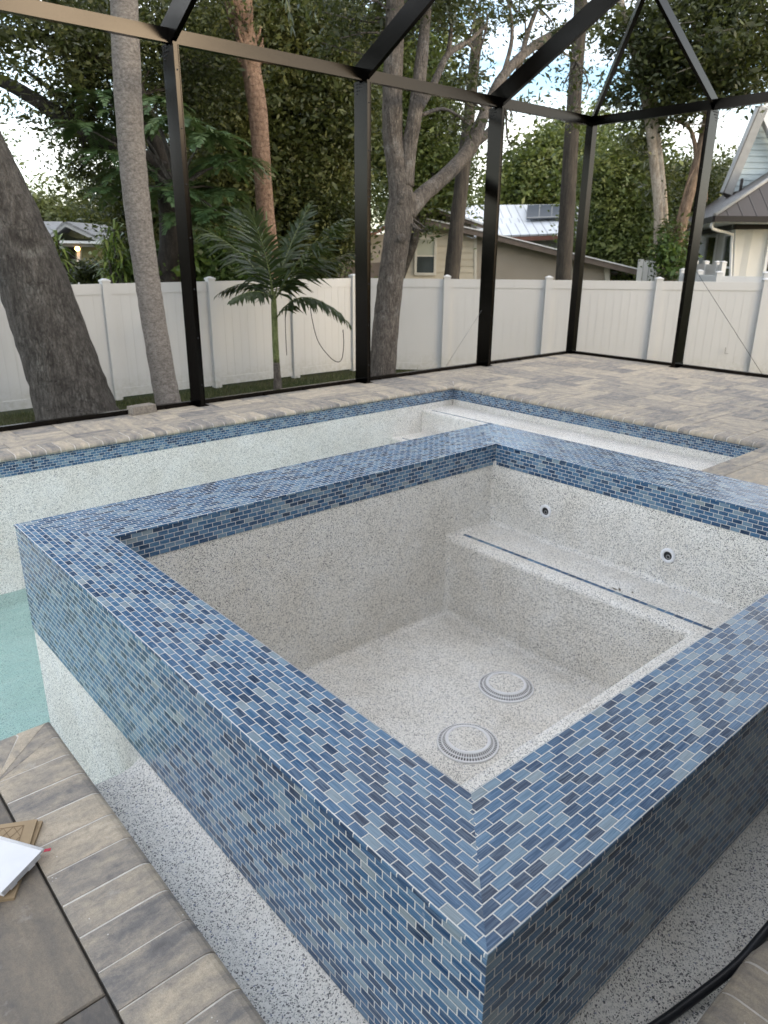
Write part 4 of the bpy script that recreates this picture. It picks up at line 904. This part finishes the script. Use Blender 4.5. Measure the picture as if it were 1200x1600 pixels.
n = NT('blind_behind_glass'); o = n.coord(); MT['blind'] = n.done(n.bsdf(n.mix(n.noise(o, 3, 3), (.40, .41, .32), (.50, .50, .40)), .12, None, 0, .7))
n = NT('solar_glass'); o = n.coord(); MT['solar'] = n.done(n.bsdf(n.mix(n.noise(o, 2, 3), (.035, .045, .065), (.06, .075, .10)), .3, None, 0, .4))
def wallpoly(name, pts, d, mat, parent, thick=.15):
    mb = MB(); mb.prism([at(x, y, d) for x, y in pts], FWD * thick); return mb.build(name, mat, parent)
def siding(name, pts, d, pitch, mat, parent, ztop=None):
    """lapped boards clipped to a polygon given in photo columns/rows at depth d"""
    P = [at(x, y, d) for x, y in pts]; Z = [p[2] for p in P]; o = P[0]; mb = MB(); z = min(Z)
    R2 = [(np.dot(p - o, RIGHT), p[2]) for p in P]
    def span(zz):
        xs = []
        for (xa, za), (xb, zb) in zip(R2, R2[1:] + R2[:1]):
            if (za - zz) * (zb - zz) < 0: xs.append(xa + (xb - xa) * (zz - za) / (zb - za))
        return (min(xs), max(xs)) if len(xs) >= 2 else None
    base = o - np.dot(o - o, RIGHT) * RIGHT
    while z < max(Z) - .02:
        z1 = min(z + pitch, max(Z) - .001); s0, s1 = span(z + .004), span(z1 - .004)
        if s0 and s1:
            def q(x, zz, out): p = o + RIGHT * x - FWD * out; p[2] = zz; return p
            b = [q(s0[0], z, .035), q(s0[1], z, .035), q(s0[1], z, -.1), q(s0[0], z, -.1)]; t = [q(s1[0], z1, .006), q(s1[1], z1, .006), q(s1[1], z1, -.1), q(s1[0], z1, -.1)]; mb.hexa(b, t)
        z += pitch
    return mb.build(name, mat, parent)
def window(x0, y0, x1, y1, d, parent, fmat, split=True, proud=.05, top='blind'):
    """sash window seen at photo columns x0..x1; outer size of the frame"""
    a, b, c = at(x0, y1, d), at(x1, y1, d), at(x0, y0, d); W = np.dot(b - a, RIGHT); H = c[2] - a[2]; o = a - FWD * proud; f = .09 * min(1, W / .8); mb = MB()
    def bx(u0, v0, u1, v1, p0, p1, m): m.obox(o + RIGHT * u0 + UP * v0 - FWD * p1, RIGHT * (u1 - u0), FWD * (p1 - p0), UP * (v1 - v0))
    bx(0, 0, f, H, -.03, .05, mb); bx(W - f, 0, W, H, -.03, .05, mb); bx(f, 0, W - f, f, -.03, .06, mb); bx(f, H - f, W - f, H, -.03, .05, mb)
    if split: bx(f, H * .49, W - f, H * .49 + f * .6, -.03, .03, mb)
    w = mb.build('window', fmat, parent)
    mb = MB(); bx(f, f, W - f, H * .49, -.028, .0, mb); mb.build('pane', MT['glass'], w)
    mb = MB(); bx(f, H * .49 + f * .6 if split else H * .49, W - f, H - f, -.028, .006, mb); mb.build('pane', MT[top], w)
    return w
# --- cream cottage
dc = 25
c0 = at(670, 440, dc); hc = thing('cream_cottage', 'cream sided cottage with a double hung window and low gable roof behind the forked tree', 'house', (c0[0], c0[1], GZ))
siding('siding_wall', [(598, 475), (742, 475), (742, 372), (664, 348), (598, 388)], dc, .215, MT['cream'], hc)
wallpoly('gable_end', [(664, 352), (662, 338), (680, 331), (735, 349), (742, 372)], dc - .02, MT['tan'], hc, .1)
wallpoly('gable_vent', [(663, 343), (681, 334), (697, 340), (696, 345)], dc - .08, MT['interior'], hc, .05)
window(647, 370, 681, 430, dc, hc, MT['cream_trim'])
def slope_roof(name, pts_front, thick_px, d0, depth, mat, parent, over=.35):
    """strip of roof edge: front polyline in photo pixels pushed back by depth"""
    mb = MB()
    for (xa, ya), (xb, yb) in zip(pts_front, pts_front[1:]):
        A, B = at(xa, ya, d0), at(xb, yb, d0); A2, B2 = at(xa, ya + thick_px, d0), at(xb, yb + thick_px, d0); D = FWD * depth
        mb.hexa([A2, B2, B2 + D, A2 + D], [A, B, B + D, A + D])
    return mb.build(name, mat, parent)
slope_roof('gable_roof', [(640, 341), (680, 323), (765, 352)], 3, dc - .5, 6.0, MT['roof_white'], hc)
slope_roof('fascia', [(640, 344), (680, 326), (765, 355)], 5, dc - .44, .12, MT['trim_brown'], hc)
wallpoly('corner_board', [(741, 475), (745, 475), (745, 373), (741, 372)], dc - .05, MT['cream_trim'], hc, .1)
# --- long shed with sloping flat roof
c1 = at(850, 440, dc); hs = thing('tan_shed', 'long tan shed with a low sloping roof beside the cream cottage', 'shed', (c1[0], c1[1], GZ))
slope_roof('roof', [(664, 340), (760, 361), (880, 391), (996, 419)], 2, dc - .55, 3.4, MT['eave_white'], hs)
slope_roof('fascia', [(664, 342), (760, 363), (880, 393), (996, 421)], 9, dc - .50, .1, MT['trim_brown'], hs)
wallpoly('end_wall', [(745, 475), (945, 475), (945, 415), (880, 398), (745, 367)], dc + .05, MT['tan'], hs, .15)
wallpoly('corner_post', [(945, 475), (953, 475), (953, 416), (945, 415)], dc - .02, MT['cream_trim'], hs, .15)
wallpoly('back_wall', [(953, 475), (997, 475), (997, 425), (953, 415)], dc + 2.2, MT['interior'], hs, .1)
for z in (408, 422): wallpoly('shelf', [(954, z + 22), (996, z + 22), (996, z + 19), (954, z + 19)], dc + 1.5, MT['trim_brown'], hs, .5)
for (x, y, w, h, m) in ((958, 424, 8, 6, 'trim_grey'), (972, 421, 7, 9, 'trim_red'), (984, 425, 8, 6, 'trim_brown'), (966, 437, 9, 6, 'trim_grey'), (981, 436, 10, 7, 'tan')):
    mb = MB(); p = at(x, y + h, dc + 1.6); mb.obox(p, RIGHT * w * dc / 1138, FWD * .3, UP * h * dc / 1138)
    props(mb.build('storage_box', MT[m]), {424: 'small grey box on the shed shelf, upper left', 421: 'reddish box on the shed shelf, upper middle', 425: 'brown box on the shed shelf, upper right', 437: 'grey box low down at the left in the open shed', 436: 'tan box low down at the right in the open shed'}[y], 'box', 'boxes stored in the open shed')
# --- metal roofed house with a solar panel
dr = 34
c2 = at(800, 440, dr); hr = thing('metal_roof_house', 'grey house with shiny galvanised metal roof carrying a dark solar panel', 'house', (c2[0], c2[1], GZ))
wallpoly('wall', [(690, 470), (907, 470), (907, 368), (690, 368)], dr + .6, MT['trim_grey'], hr, .2)
RA, RB, RC, RD = at(672, 372, dr), at(911, 363, dr), at(911, 319, dr + 4.2), at(672, 321, dr + 4.2)
mb = MB(); nrm = np.cross(RB - RA, RD - RA); nrm /= np.linalg.norm(nrm); mb.hexa([RA - nrm * .08, RB - nrm * .08, RC - nrm * .08, RD - nrm * .08], [RA, RB, RC, RD]); mb.build('metal_roof', MT['roof_white'], hr)
mb = MB(); mb.hexa([RA - UP * .28, RB - UP * .28, RB - UP * .28 + FWD * .1, RA - UP * .28 + FWD * .1], [RA - UP * .09, RB - UP * .09, RB - UP * .09 + FWD * .1, RA - UP * .09 + FWD * .1]); mb.build('fascia', MT['trim_red'], hr)
def onroof(x, y): r = ray(x, y); return CAM + r * (((RA - CAM) @ nrm) / (r @ nrm))
S_ = [onroof(x, y) + nrm * .12 for x, y in ((822, 345), (901, 342), (901, 323), (824, 324))]
mb = MB(); mb.hexa([p - nrm * .06 for p in S_], S_); pn = mb.build('solar_panel', MT['solar'], hr)
mb = MB()
for k in range(1, 4): f = k / 4; mb.bar(S_[0] * (1 - f) + S_[1] * f + nrm * .012, S_[3] * (1 - f) + S_[2] * f + nrm * .012, .03, .02, nrm)
mb.bar(S_[0] + nrm * .012, S_[1] + nrm * .012, .05, .05, nrm); mb.build('frame', MT['trim_grey'], pn)
mb = MB(); p = onroof(900, 361); mb.tube([p - nrm * .1, p + UP * .45], .05, 10, 1); mb.build('vent_pipe', MT['trim_grey'], hr)
# --- red brown roofed shed half hidden by the forked tree
cb = at(560, 440, 22); hb = thing('brown_outbuilding', 'small brown outbuilding with red edged roof half hidden behind post two', 'outbuilding', (cb[0], cb[1], GZ))
wallpoly('wall', [(528, 475), (600, 475), (600, 366), (575, 366), (528, 376)], 24, MT['tan'], hb)
wallpoly('lower_boards', [(530, 440), (596, 440), (596, 410), (530, 412)], 23.9, MT['trim_brown'], hb, .08)
slope_roof('roof', [(520, 366), (580, 362), (612, 345)], 2, 23.4, 4, MT['roof_white'], hb); slope_roof('fascia', [(520, 368), (580, 364), (612, 347)], 6, 23.45, .1, MT['trim_red'], hb)
# --- white house with brown metal roof at right
dw = 22
cw = at(1170, 440, dw); hw = thing('white_house', 'white stucco house with brown metal roof and pale blue gable at far right', 'house', (cw[0], cw[1], GZ))
k = dw / 1138
wallpoly('front_wall', [(1143, 480), (1330, 480), (1330, 350), (1150, 350)], dw, MT['stucco'], hw, .25)
SW0, SW1 = at(1146, 480, dw), at(1066, 480, dw + 9)        # side wall running away to the left
Wt = at(1146, 352, dw)[2]
mb = MB(); e2 = SW1 - SW0; e2[2] = 0; sn = np.array([e2[1], -e2[0], 0]); sn /= np.linalg.norm(sn)
if np.dot(sn, CAM - SW0) < 0: sn = -sn
mb.hexa([down(SW0), down(SW1), down(SW1) - sn * .2, down(SW0) - sn * .2][::-1], [np.array([*p[:2], Wt]) for p in (SW0, SW1, SW1 - sn * .2, SW0 - sn * .2)][::-1]); mb.build('side_wall', MT['stucco'], hw)
def sidewin(f0, f1, z0, z1):
    A, B = SW0 + e2 * f0, SW0 + e2 * f1; mb = MB(); fr = .1; e = (B - A); L = np.linalg.norm(e); e = e / L
    def bx(u0, u1, za, zb, p0, p1, m): o = A + e * u0 + sn * p0; o[2] = za; m.obox(o, e * (u1 - u0), sn * (p1 - p0), UP * (zb - za))
    bx(0, fr, z0, z1, .0, .06, mb); bx(L - fr, L, z0, z1, .0, .06, mb); bx(fr, L - fr, z1 - fr, z1, 0, .06, mb); bx(fr, L - fr, z0, z0 + fr, 0, .06, mb); bx(fr, L - fr, z0 + (z1 - z0) * .45, z0 + (z1 - z0) * .45 + .06, 0, .05, mb); w = mb.build('window', MT['eave_white'], hw)
    mb = MB(); bx(fr, L - fr, z0 + fr, z1 - fr, .002, .02, mb); mb.build('pane', MT['glass'], w)
zz = lambda y: at(1100, y, dw + 3)[2]
sidewin(.10, .28, .35, 2.35); sidewin(.42, .62, .35, 2.35)
window(1189, 362, 1240, 432, dw, hw, MT['eave_white'], True, .03, 'glass')
EV = at(1118, 342, dw - 1.2)[2]; ov = .09
E0 = at(1116, 342, dw - 1.2); E1_ = at(1345, 340, dw - 1.2); E1_[2] = E0[2]; Es = at(1052, 356, dw + 9); Es[2] = E0[2]
mb = MB(); mb.bar(E0, E1_, .1, .16); g1 = mb.build('gutter', MT['fascia_dark'], hw)
mb = MB(); mb.bar(E0, Es, .1, .16); mb.build('gutter', MT['fascia_dark'], hw)
mb = MB(); zs = E0[2] - .09; q = [E0, E1_, E1_ + FWD * 2, E0 + FWD * 10 + RIGHT * 2, Es]
pts = [np.array([*p[:2], zs]) for p in (E0, E1_, E1_ + FWD * 1.4, SW0 + FWD * .3 + RIGHT * .3, SW1 + RIGHT * .4, Es)]
mb.prism(pts, UP * .03); mb.build('soffit', MT['eave_white'], hw)
mb = MB(); mb.bar(at(1150, 354, dw - .06), at(1330, 352, dw - .06), .06, .16); mb.bar(at(1149, 354, dw - .06), np.array([*(SW1 + sn * .05)[:2], at(1149, 354, dw)[2]]), .06, .16); mb.build('frieze', MT['fascia_dark'], hw)
APX = at(1262, 240, dw + 1.0)             # top of the hip
mb = MB(); mb.face([E0 + UP * .08, E1_ + UP * .08, APX + RIGHT * .9, APX], None); mb.face([E0 + UP * .02, E1_ + UP * .02, APX + RIGHT * .9 - UP * .06, APX - UP * .06][::-1]); mb.build('front_roof', MT['roof_brown'], hw)
RG = APX + (Es - E0) * 1.0
mb = MB(); f = [Es + UP * .08, E0 + UP * .08, APX, RG]; mb.face(f, None); mb.face([p - UP * .06 for p in f][::-1]); mb.build('side_roof', MT['roof_brown'], hw)
mb = MB(); mb.tube([E0 + UP * .10, APX + UP * .02], .055, 8, 1); mb.build('hip_cap', MT['trim_grey'], hw)
mb = MB(); mb.tube([E0 + FWD * .25 - UP * .05 + RIGHT * .1, E0 + FWD * .3 - UP * .25 + RIGHT * .12, at(1143, 366, dw - .1), at(1143, 380, dw - .08), at(1140, 470, dw - .08)], .045, 8, 3); mb.build('downpipe', MT['eave_white'], hw)
# tall gable with pale blue siding further back
dg = dw + 5.5
siding('gable_siding', [(1146, 300), (1290, 262), (1290, 200), (1196, 168)], dg, .20, MT['bluesiding'], hw)
mb = MB(); a, b = at(1134, 303, dg - .35), at(1190, 168, dg - .35); mb.bar(a, b, .35, .30, FWD); mb.build('barge_board', MT['trim_grey'], hw)
mb = MB(); a, b = at(1190, 166, dg - .35), at(1260, 330, dg - .35); mb.bar(a, b, .35, .30, FWD); mb.build('barge_board', MT['eave_white'], hw)
mb = MB(); a, b = at(1130, 302, dg - .5), at(1190, 160, dg - .5); vd = at(1160, 250, dg) - CAM; vd[2] = 0; vd = vd / np.linalg.norm(vd) * 5 + RIGHT * .5; c, d_ = b + vd, a + vd; mb.hexa([a - UP * .08, b - UP * .08, c - UP * .08, d_ - UP * .08], [a, b, c, d_]); mb.build('gable_roof', MT['roof_brown'], hw)
mb = MB(); p = at(1157, 296, dg - 1.2); mb.tube([p - UP * .3, p + UP * .35], .05, 8, 1); mb.build('vent_pipe', MT['fascia_dark'], hw)
# neighbours' white fences
f2 = thing('neighbour_fence', 'white vinyl fence of the neighbour seen over the near fence at right', 'fence', (*at(1100, 440, 18)[:2], GZ))
pp = [at(1068, 420, 18.5), at(1124, 424, 16.2), at(1290, 430, 15.9)]
pts2 = [down(pp[0], 0), (down(pp[0], 0) * .5 + down(pp[1], 0) * .5), down(pp[1], 0), down(pp[1], 0) * .55 + down(pp[2], 0) * .45, down(pp[2], 0)]
for A, B in zip(pts2, pts2[1:]): fence_panel(f2, A, B, GZ, 1.24)
for i, A in enumerate(pts2): fence_post(f2, A, GZ, 1.30, pts2[min(i + 1, 4)] - pts2[max(i - 1, 0)] if i != 2 else pts2[2] - pts2[1])
f3 = thing('stockade_fence', 'short run of upright white fence boards beside the open shed', 'fence', (*at(1010, 440, 24)[:2], GZ))
for i in range(5):
    mb = MB(); p = down(at(995 + i * 9, 430, 24 + i * .25), GZ); mb.obox(p, RIGHT * .17, FWD * .03, UP * (at(1000, 405 + (i % 2), 24)[2] - GZ)); mb.build('board', MT['vinyl'], f3)
f4 = thing('rear_fence', 'white rear fence with capped posts in front of the white house windows', 'fence', (*at(1110, 440, 20)[:2], GZ))
A, B = down(at(1080, 420, 21), 0), down(at(1131, 416, 19.5), 0); fence_panel(f4, A, B, GZ, at(1100, 413, 20)[2])
for f in (.1, .45, .8, .97): fence_post(f4, A * (1 - f) + B * f, GZ, at(1100, 410, 20)[2], B - A)
# --- green cottage with a lit porch lamp, far left
dl = 23
cl = at(110, 440, dl); hl = thing('green_cottage', 'small olive green cottage with grey gable roof and a lit porch lamp', 'house', (cl[0], cl[1], GZ))
siding('porch_wall', [(118, 470), (160, 470), (160, 385), (118, 385)], dl, .17, MT['olive'], hl)
siding('gable_siding', [(88, 372), (148, 373), (104, 353)], dl - .1, .17, MT['olive'], hl)
wallpoly('doorway', [(92, 470), (118, 470), (118, 385), (92, 385)], dl + .6, MT['interior'], hl, .1)
wallpoly('side_wall', [(30, 470), (92, 470), (92, 385), (30, 385)], dl + .1, MT['olive'], hl, .1)
wallpoly('porch_post', [(120, 470), (125, 470), (125, 384), (120, 384)], dl - 1.0, MT['eave_white'], hl, .12)
slope_roof('gable_roof', [(70, 372), (100, 347), (104, 346), (165, 376)], 5, dl - 1.0, 4, MT['roof_grey'], hl)
slope_roof('barge_board', [(70, 375), (102, 350), (162, 378)], 4, dl - 1.05, .06, MT['trim_grey'], hl)
a, b, c, d_ = at(20, 380, dl - 1), at(72, 374, dl - 1), at(98, 346, dl + 2.5), at(40, 346, dl + 2.5); mb = MB(); mb.hexa([p - UP * .1 for p in (a, b, c, d_)], [a, b, c, d_]); mb.build('side_roof', MT['roof_grey'], hl)
slope_roof('porch_roof', [(56, 375), (155, 377)], 4, dl - 1.5, 1.5, MT['eave_white'], hl); slope_roof('beam', [(62, 380), (155, 381)], 5, dl - 1.3, .1, MT['trim_grey'], hl)
lamp_p = at(121, 389, dl - 1.25)
n = NT('lamp_glow'); MT['glow'] = n.done(n.add('Emission', 0, None, Color=(1, .50, .13), Strength=7.0))
mb = MB(); mb.lathe(lamp_p - UP * .06, [(.0, 0), (.05, .02), (.075, .07), (.05, .12), (0, .14)], 14); lm = mb.build('lamp_globe', MT['glow'], hl)
mb = MB(); mb.lathe(lamp_p + UP * .08, [(.05, 0), (.05, .03), (.015, .05), (.015, .16)], 12); mb.build('lamp_bracket', MT['fascia_dark'], lm)
mb = MB(); a, b = at(20, 318, 16), at(155, 427, 21); mb.tube([a, (a + b) / 2 - UP * .12, b], .012, 5, 4); props(mb.build('overhead_wire', MT['cable_black']), 'thin dark overhead wire slanting down to the green cottage', 'wire')

# ================================================================== THE HOUSE BEHIND THE CAMERA (shades the pool, unseen in the photo)
hh = thing('main_house', 'house behind the photographer whose eaves shade the pool', 'house', (3, -5, 0))
MT['dusk_stucco'] = m_plain('taupe_stucco', (.075, .068, .06), .85, .06, 1.5, .5, 90)
mb = MB(); mb.box(-4.5, -3.6, 0, 12.5, -3.35, 3.0); mb.build('wall', MT['dusk_stucco'], hh)
mb = MB(); mb.box(-1.3, -3.6, 2.9, 12.9, -.12, 2.98); mb.build('soffit', MT['trim_brown'], hh)
mb = MB(); mb.hexa([(-1.4, -9, 5.6), (12.9, -9, 5.6), (12.9, -.06, 3.0), (-1.4, -.06, 3.0)], [(-1.4, -9, 5.75), (12.9, -9, 5.75), (12.9, -.06, 3.15), (-1.4, -.06, 3.15)]); mb.build('roof', MT['roof_grey'], hh)
for x in (4.4, 8.4, 11.4):
    mb = MB(); mb.box(x, -.95, .0, x + .3, -.65, 2.9); mb.build('column', MT['dusk_stucco'], hh, bevel=.01, seg=1)
for x in (-3.4, .5, 5, 9):
    mb = MB(); mb.box(x, -3.35, .05, x + .08, -3.29, 2.3); mb.box(x + 1.9, -3.35, .05, x + 1.98, -3.29, 2.3); mb.box(x + .08, -3.35, 2.22, x + 1.9, -3.29, 2.3); mb.box(x + .95, -3.35, .05, x + 1.03, -3.29, 2.22); w = mb.build('sliding_door', MT['fascia_dark'], hh)
    mb = MB(); mb.box(x + .08, -3.34, .05, x + .95, -3.32, 2.22); mb.box(x + 1.03, -3.34, .05, x + 1.9, -3.32, 2.22); mb.build('pane', MT['glass'], w)

# ================================================================== LOOSE THINGS
b0 = gz(227, 646, 0.003); e = np.array([.97, .12, 0]); e /= np.linalg.norm(e); f_ = np.array([-e[1], e[0], 0])
mb = MB(); W_, D_, H_ = .30, .13, .085; cnr = []
for s0, s1 in ((-1, -1), (1, -1), (1, 1), (-1, 1)): cnr.append(b0 + e * s0 * W_ / 2 + f_ * (s1 * D_ / 2 + D_ / 2))
mb.hexa([c + UP * .0 for c in cnr], [c * 1 + UP * H_ + (e * .012 * (1 if i in (0, 3) else -1)) for i, c in enumerate(cnr)])
props(mb.build('paving_brick', MT['brick'], None, bevel=.012, seg=3), 'loose grey paving brick lying against the base rail of the enclosure', 'brick')
def sheet(mb, tip, e1, e2, l1, l2, z0, z1, r=.012):
    P = [tip, tip + e1 * l1, tip + e1 * l1 + e2 * l2, tip + e2 * l2]; P = [np.array([p[0], p[1], 0]) for p in P]; mb.prism([p + UP * z0 for p in P], UP * (z1 - z0))
def dir2(a, b): v = b - a; v[2] = 0; return v / np.linalg.norm(v)
# lower cardboard, upper cardboard with creased lattice, white panel, red tag
t2 = gz(22, 1402, .012); e_a = dir2(t2, gz(33, 1372, .012)); e_b = np.array([-e_a[1], e_a[0], 0]);
if np.dot(e_b, gz(0, 1405, .012) - t2) < 0: e_b = -e_b
mb = MB(); sheet(mb, t2, e_a, e_b, .30, .36, .001, .010); props(mb.build('cardboard_sheet', MT['card'], None, bevel=.002, seg=1), 'plain brown cardboard sheet lying lowest under the white panel on the dark pavers', 'cardboard')
t1 = gz(58, 1279, .022); e_a = dir2(t1, gz(45, 1322, .022)); e_b = dir2(t1, gz(0, 1283, .022))
if True: e_b = e_b - e_a * np.dot(e_a, e_b); e_b /= np.linalg.norm(e_b)
cb_ = MB(); sheet(cb_, t1, e_a, e_b, .20, .34, .0105, .020); co = cb_.build('cardboard_sheet', MT['card'], None, bevel=.002, seg=1)
props(co, 'brown cardboard sheet creased with a diamond lattice, under the white panel', 'cardboard')
mb = MB(); z = .0206; o_ = np.array([t1[0], t1[1], 0]) + UP * z
def L2(u, v): return o_ + e_b * u + e_a * v
u0, u1, v0, v1 = .035, .30, .02, .16
for (p, q) in ((L2(u0, v0), L2(u1, v0)), (L2(u0, v0), L2(u0, v1)), (L2(u0, v1), L2(u1, v1))): mb.bar(p, q, .0022, .0008)
for i in range(-4, 12):
    for s in (1, -1):
        a_, b_ = u0 + i * .03, u0 + i * .03 + s * .09
        ts = [t for t in np.linspace(0, 1, 41) if u0 <= a_ + (b_ - a_) * t <= u1]
        if len(ts) > 2: mb.bar(L2(a_ + (b_ - a_) * ts[0], v0 + (v1 - v0) * ts[0]), L2(a_ + (b_ - a_) * ts[-1], v0 + (v1 - v0) * ts[-1]), .0018, .0006)
mb.build('lattice_crease', MT['cardline'], co)
tp = gz(68, 1326, .045); e1 = dir2(tp, gz(0, 1307, .045)); e2 = dir2(tp, gz(4, 1395, .045)); e2 = e2 - e1 * np.dot(e1, e2); e2 /= np.linalg.norm(e2); l2 = np.linalg.norm((gz(4, 1395, .045) - tp)[:2])
mb = MB(); sheet(mb, tp, e1, e2, .42, l2, .036, .045); pan = mb.build('plastic_board', MT['white'], None, bevel=.002, seg=2)
props(pan, 'flat white plastic panel with ribbed underside lying on brown cardboard', 'plastic panel')
mb = MB(); b_ = np.array([tp[0], tp[1], 0])
for i in range(6): mb.obox(b_ + e1 * (.004 + i * .07) + e2 * .012 + UP * .0205, e1 * .018, e2 * (l2 - .02), UP * .0153)
for i in range(3): mb.obox(b_ + e1 * .0 + e2 * (.04 + i * .07) + UP * .0215, e1 * .014, e2 * .024, UP * .0140)
mb.build('rib', MT['white'], pan)
mb = MB(); mb.tube([b_ + UP * .046 + e2 * .004 - e1 * .004, b_ + UP * .046 + e2 * .004 + e1 * .42], .004, 8, 1); mb.build('rolled_edge', MT['white'], pan)
tg = gz(60, 1333, .021); mb = MB(); mb.obox(np.array([*tg[:2], .0205]), dir2(tg, gz(75, 1330, .021)) * .034, np.array([-dir2(tg, gz(75, 1330, .021))[1], dir2(tg, gz(75, 1330, .021))[0], 0]) * .011, UP * .0012)
props(mb.build('red_tag', MT['red']), 'small red plastic tag poking out from under the white panel', 'tag')
# black hose slipping off the coping into the trough
def hz(x, y, z): return gz(x, y, z)
mb = MB(); mb.tube([hz(1330, 1330, .012), hz(1240, 1405, .012), hz(1196, 1456, .004), hz(1150, 1508, -.045), hz(1090, 1556, -.078), hz(1020, 1606, -.098), hz(950, 1645, -.100), hz(850, 1700, -.100)], .0125, 14, 8)
props(mb.build('black_hose', MT['rubber']), 'black rubber hose slipping over the coping into the trough at lower right', 'hose')

# ================================================================== SKY, SUN, RENDER
SUN_EL, SUN_AZ = 12.0, 158.0              # low evening sun behind the house
w = bpy.data.worlds.new("World"); scene.world = w; w.use_nodes = True; nt = w.node_tree; nt.nodes.clear()
out = nt.nodes.new('ShaderNodeOutputWorld'); bg = nt.nodes.new('ShaderNodeBackground'); sky = nt.nodes.new('ShaderNodeTexSky')
sky.sky_type = 'NISHITA'; sky.sun_disc = False; sky.sun_elevation = R(SUN_EL); sky.sun_rotation = R(SUN_AZ); sky.dust_density = 1.5; sky.ozone_density = 2.0
bg.inputs['Strength'].default_value = .15
tc = nt.nodes.new('ShaderNodeTexCoord'); mp = nt.nodes.new('ShaderNodeMapping'); mp.inputs['Scale'].default_value = (1.6, 1.6, 5.5); nz = nt.nodes.new('ShaderNodeTexNoise'); nz.inputs['Scale'].default_value = 1.7; nz.inputs['Detail'].default_value = 6; nz.inputs['Roughness'].default_value = .55
rp = nt.nodes.new('ShaderNodeValToRGB'); rp.color_ramp.elements[0].position = .36; rp.color_ramp.elements[1].position = .58
mx = nt.nodes.new('ShaderNodeMix'); mx.data_type = 'RGBA'; mx.inputs[7].default_value = (6.6, 6.3, 5.95, 1)
ml = nt.nodes.new('ShaderNodeMath'); ml.operation = 'MULTIPLY'; ml.inputs[1].default_value = .85
lk = nt.links.new
lk(tc.outputs['Generated'], mp.inputs[0]); lk(mp.outputs[0], nz.inputs['Vector']); lk(nz.outputs[0], rp.inputs[0]); sx = nt.nodes.new('ShaderNodeSeparateXYZ'); mr = nt.nodes.new('ShaderNodeMapRange')
for i_, v_ in ((1, .10), (2, .50), (3, .78), (4, .66)): mr.inputs[i_].default_value = v_
lk(tc.outputs['Generated'], sx.inputs[0]); lk(sx.outputs[2], mr.inputs[0]); lk(mr.outputs[0], ml.inputs[1])
lk(rp.outputs[0], ml.inputs[0]); lk(ml.outputs[0], mx.inputs[0]); lk(sky.outputs[0], mx.inputs[6]); lk(mx.outputs[2], bg.inputs[0]); lk(bg.outputs[0], out.inputs[0])
sl = bpy.data.lights.new('sun', 'SUN'); sl.energy = .3; sl.angle = R(14); sl.color = (1, .80, .56); so = bpy.data.objects.new('sun', sl); COL.objects.link(so)
sd = Vector((math.sin(R(SUN_AZ)) * math.cos(R(SUN_EL)), math.cos(R(SUN_AZ)) * math.cos(R(SUN_EL)), math.sin(R(SUN_EL))))
so.rotation_euler = sd.to_track_quat('Z', 'Y').to_euler()
vs = scene.view_settings; vs.view_transform = 'Standard'; vs.look = 'None'; vs.gamma = 1; vs.use_curve_mapping = False; vs.exposure = 1.8
scene.cycles.max_bounces = 8; scene.cycles.transparent_max_bounces = 12; scene.cycles.use_denoising = True
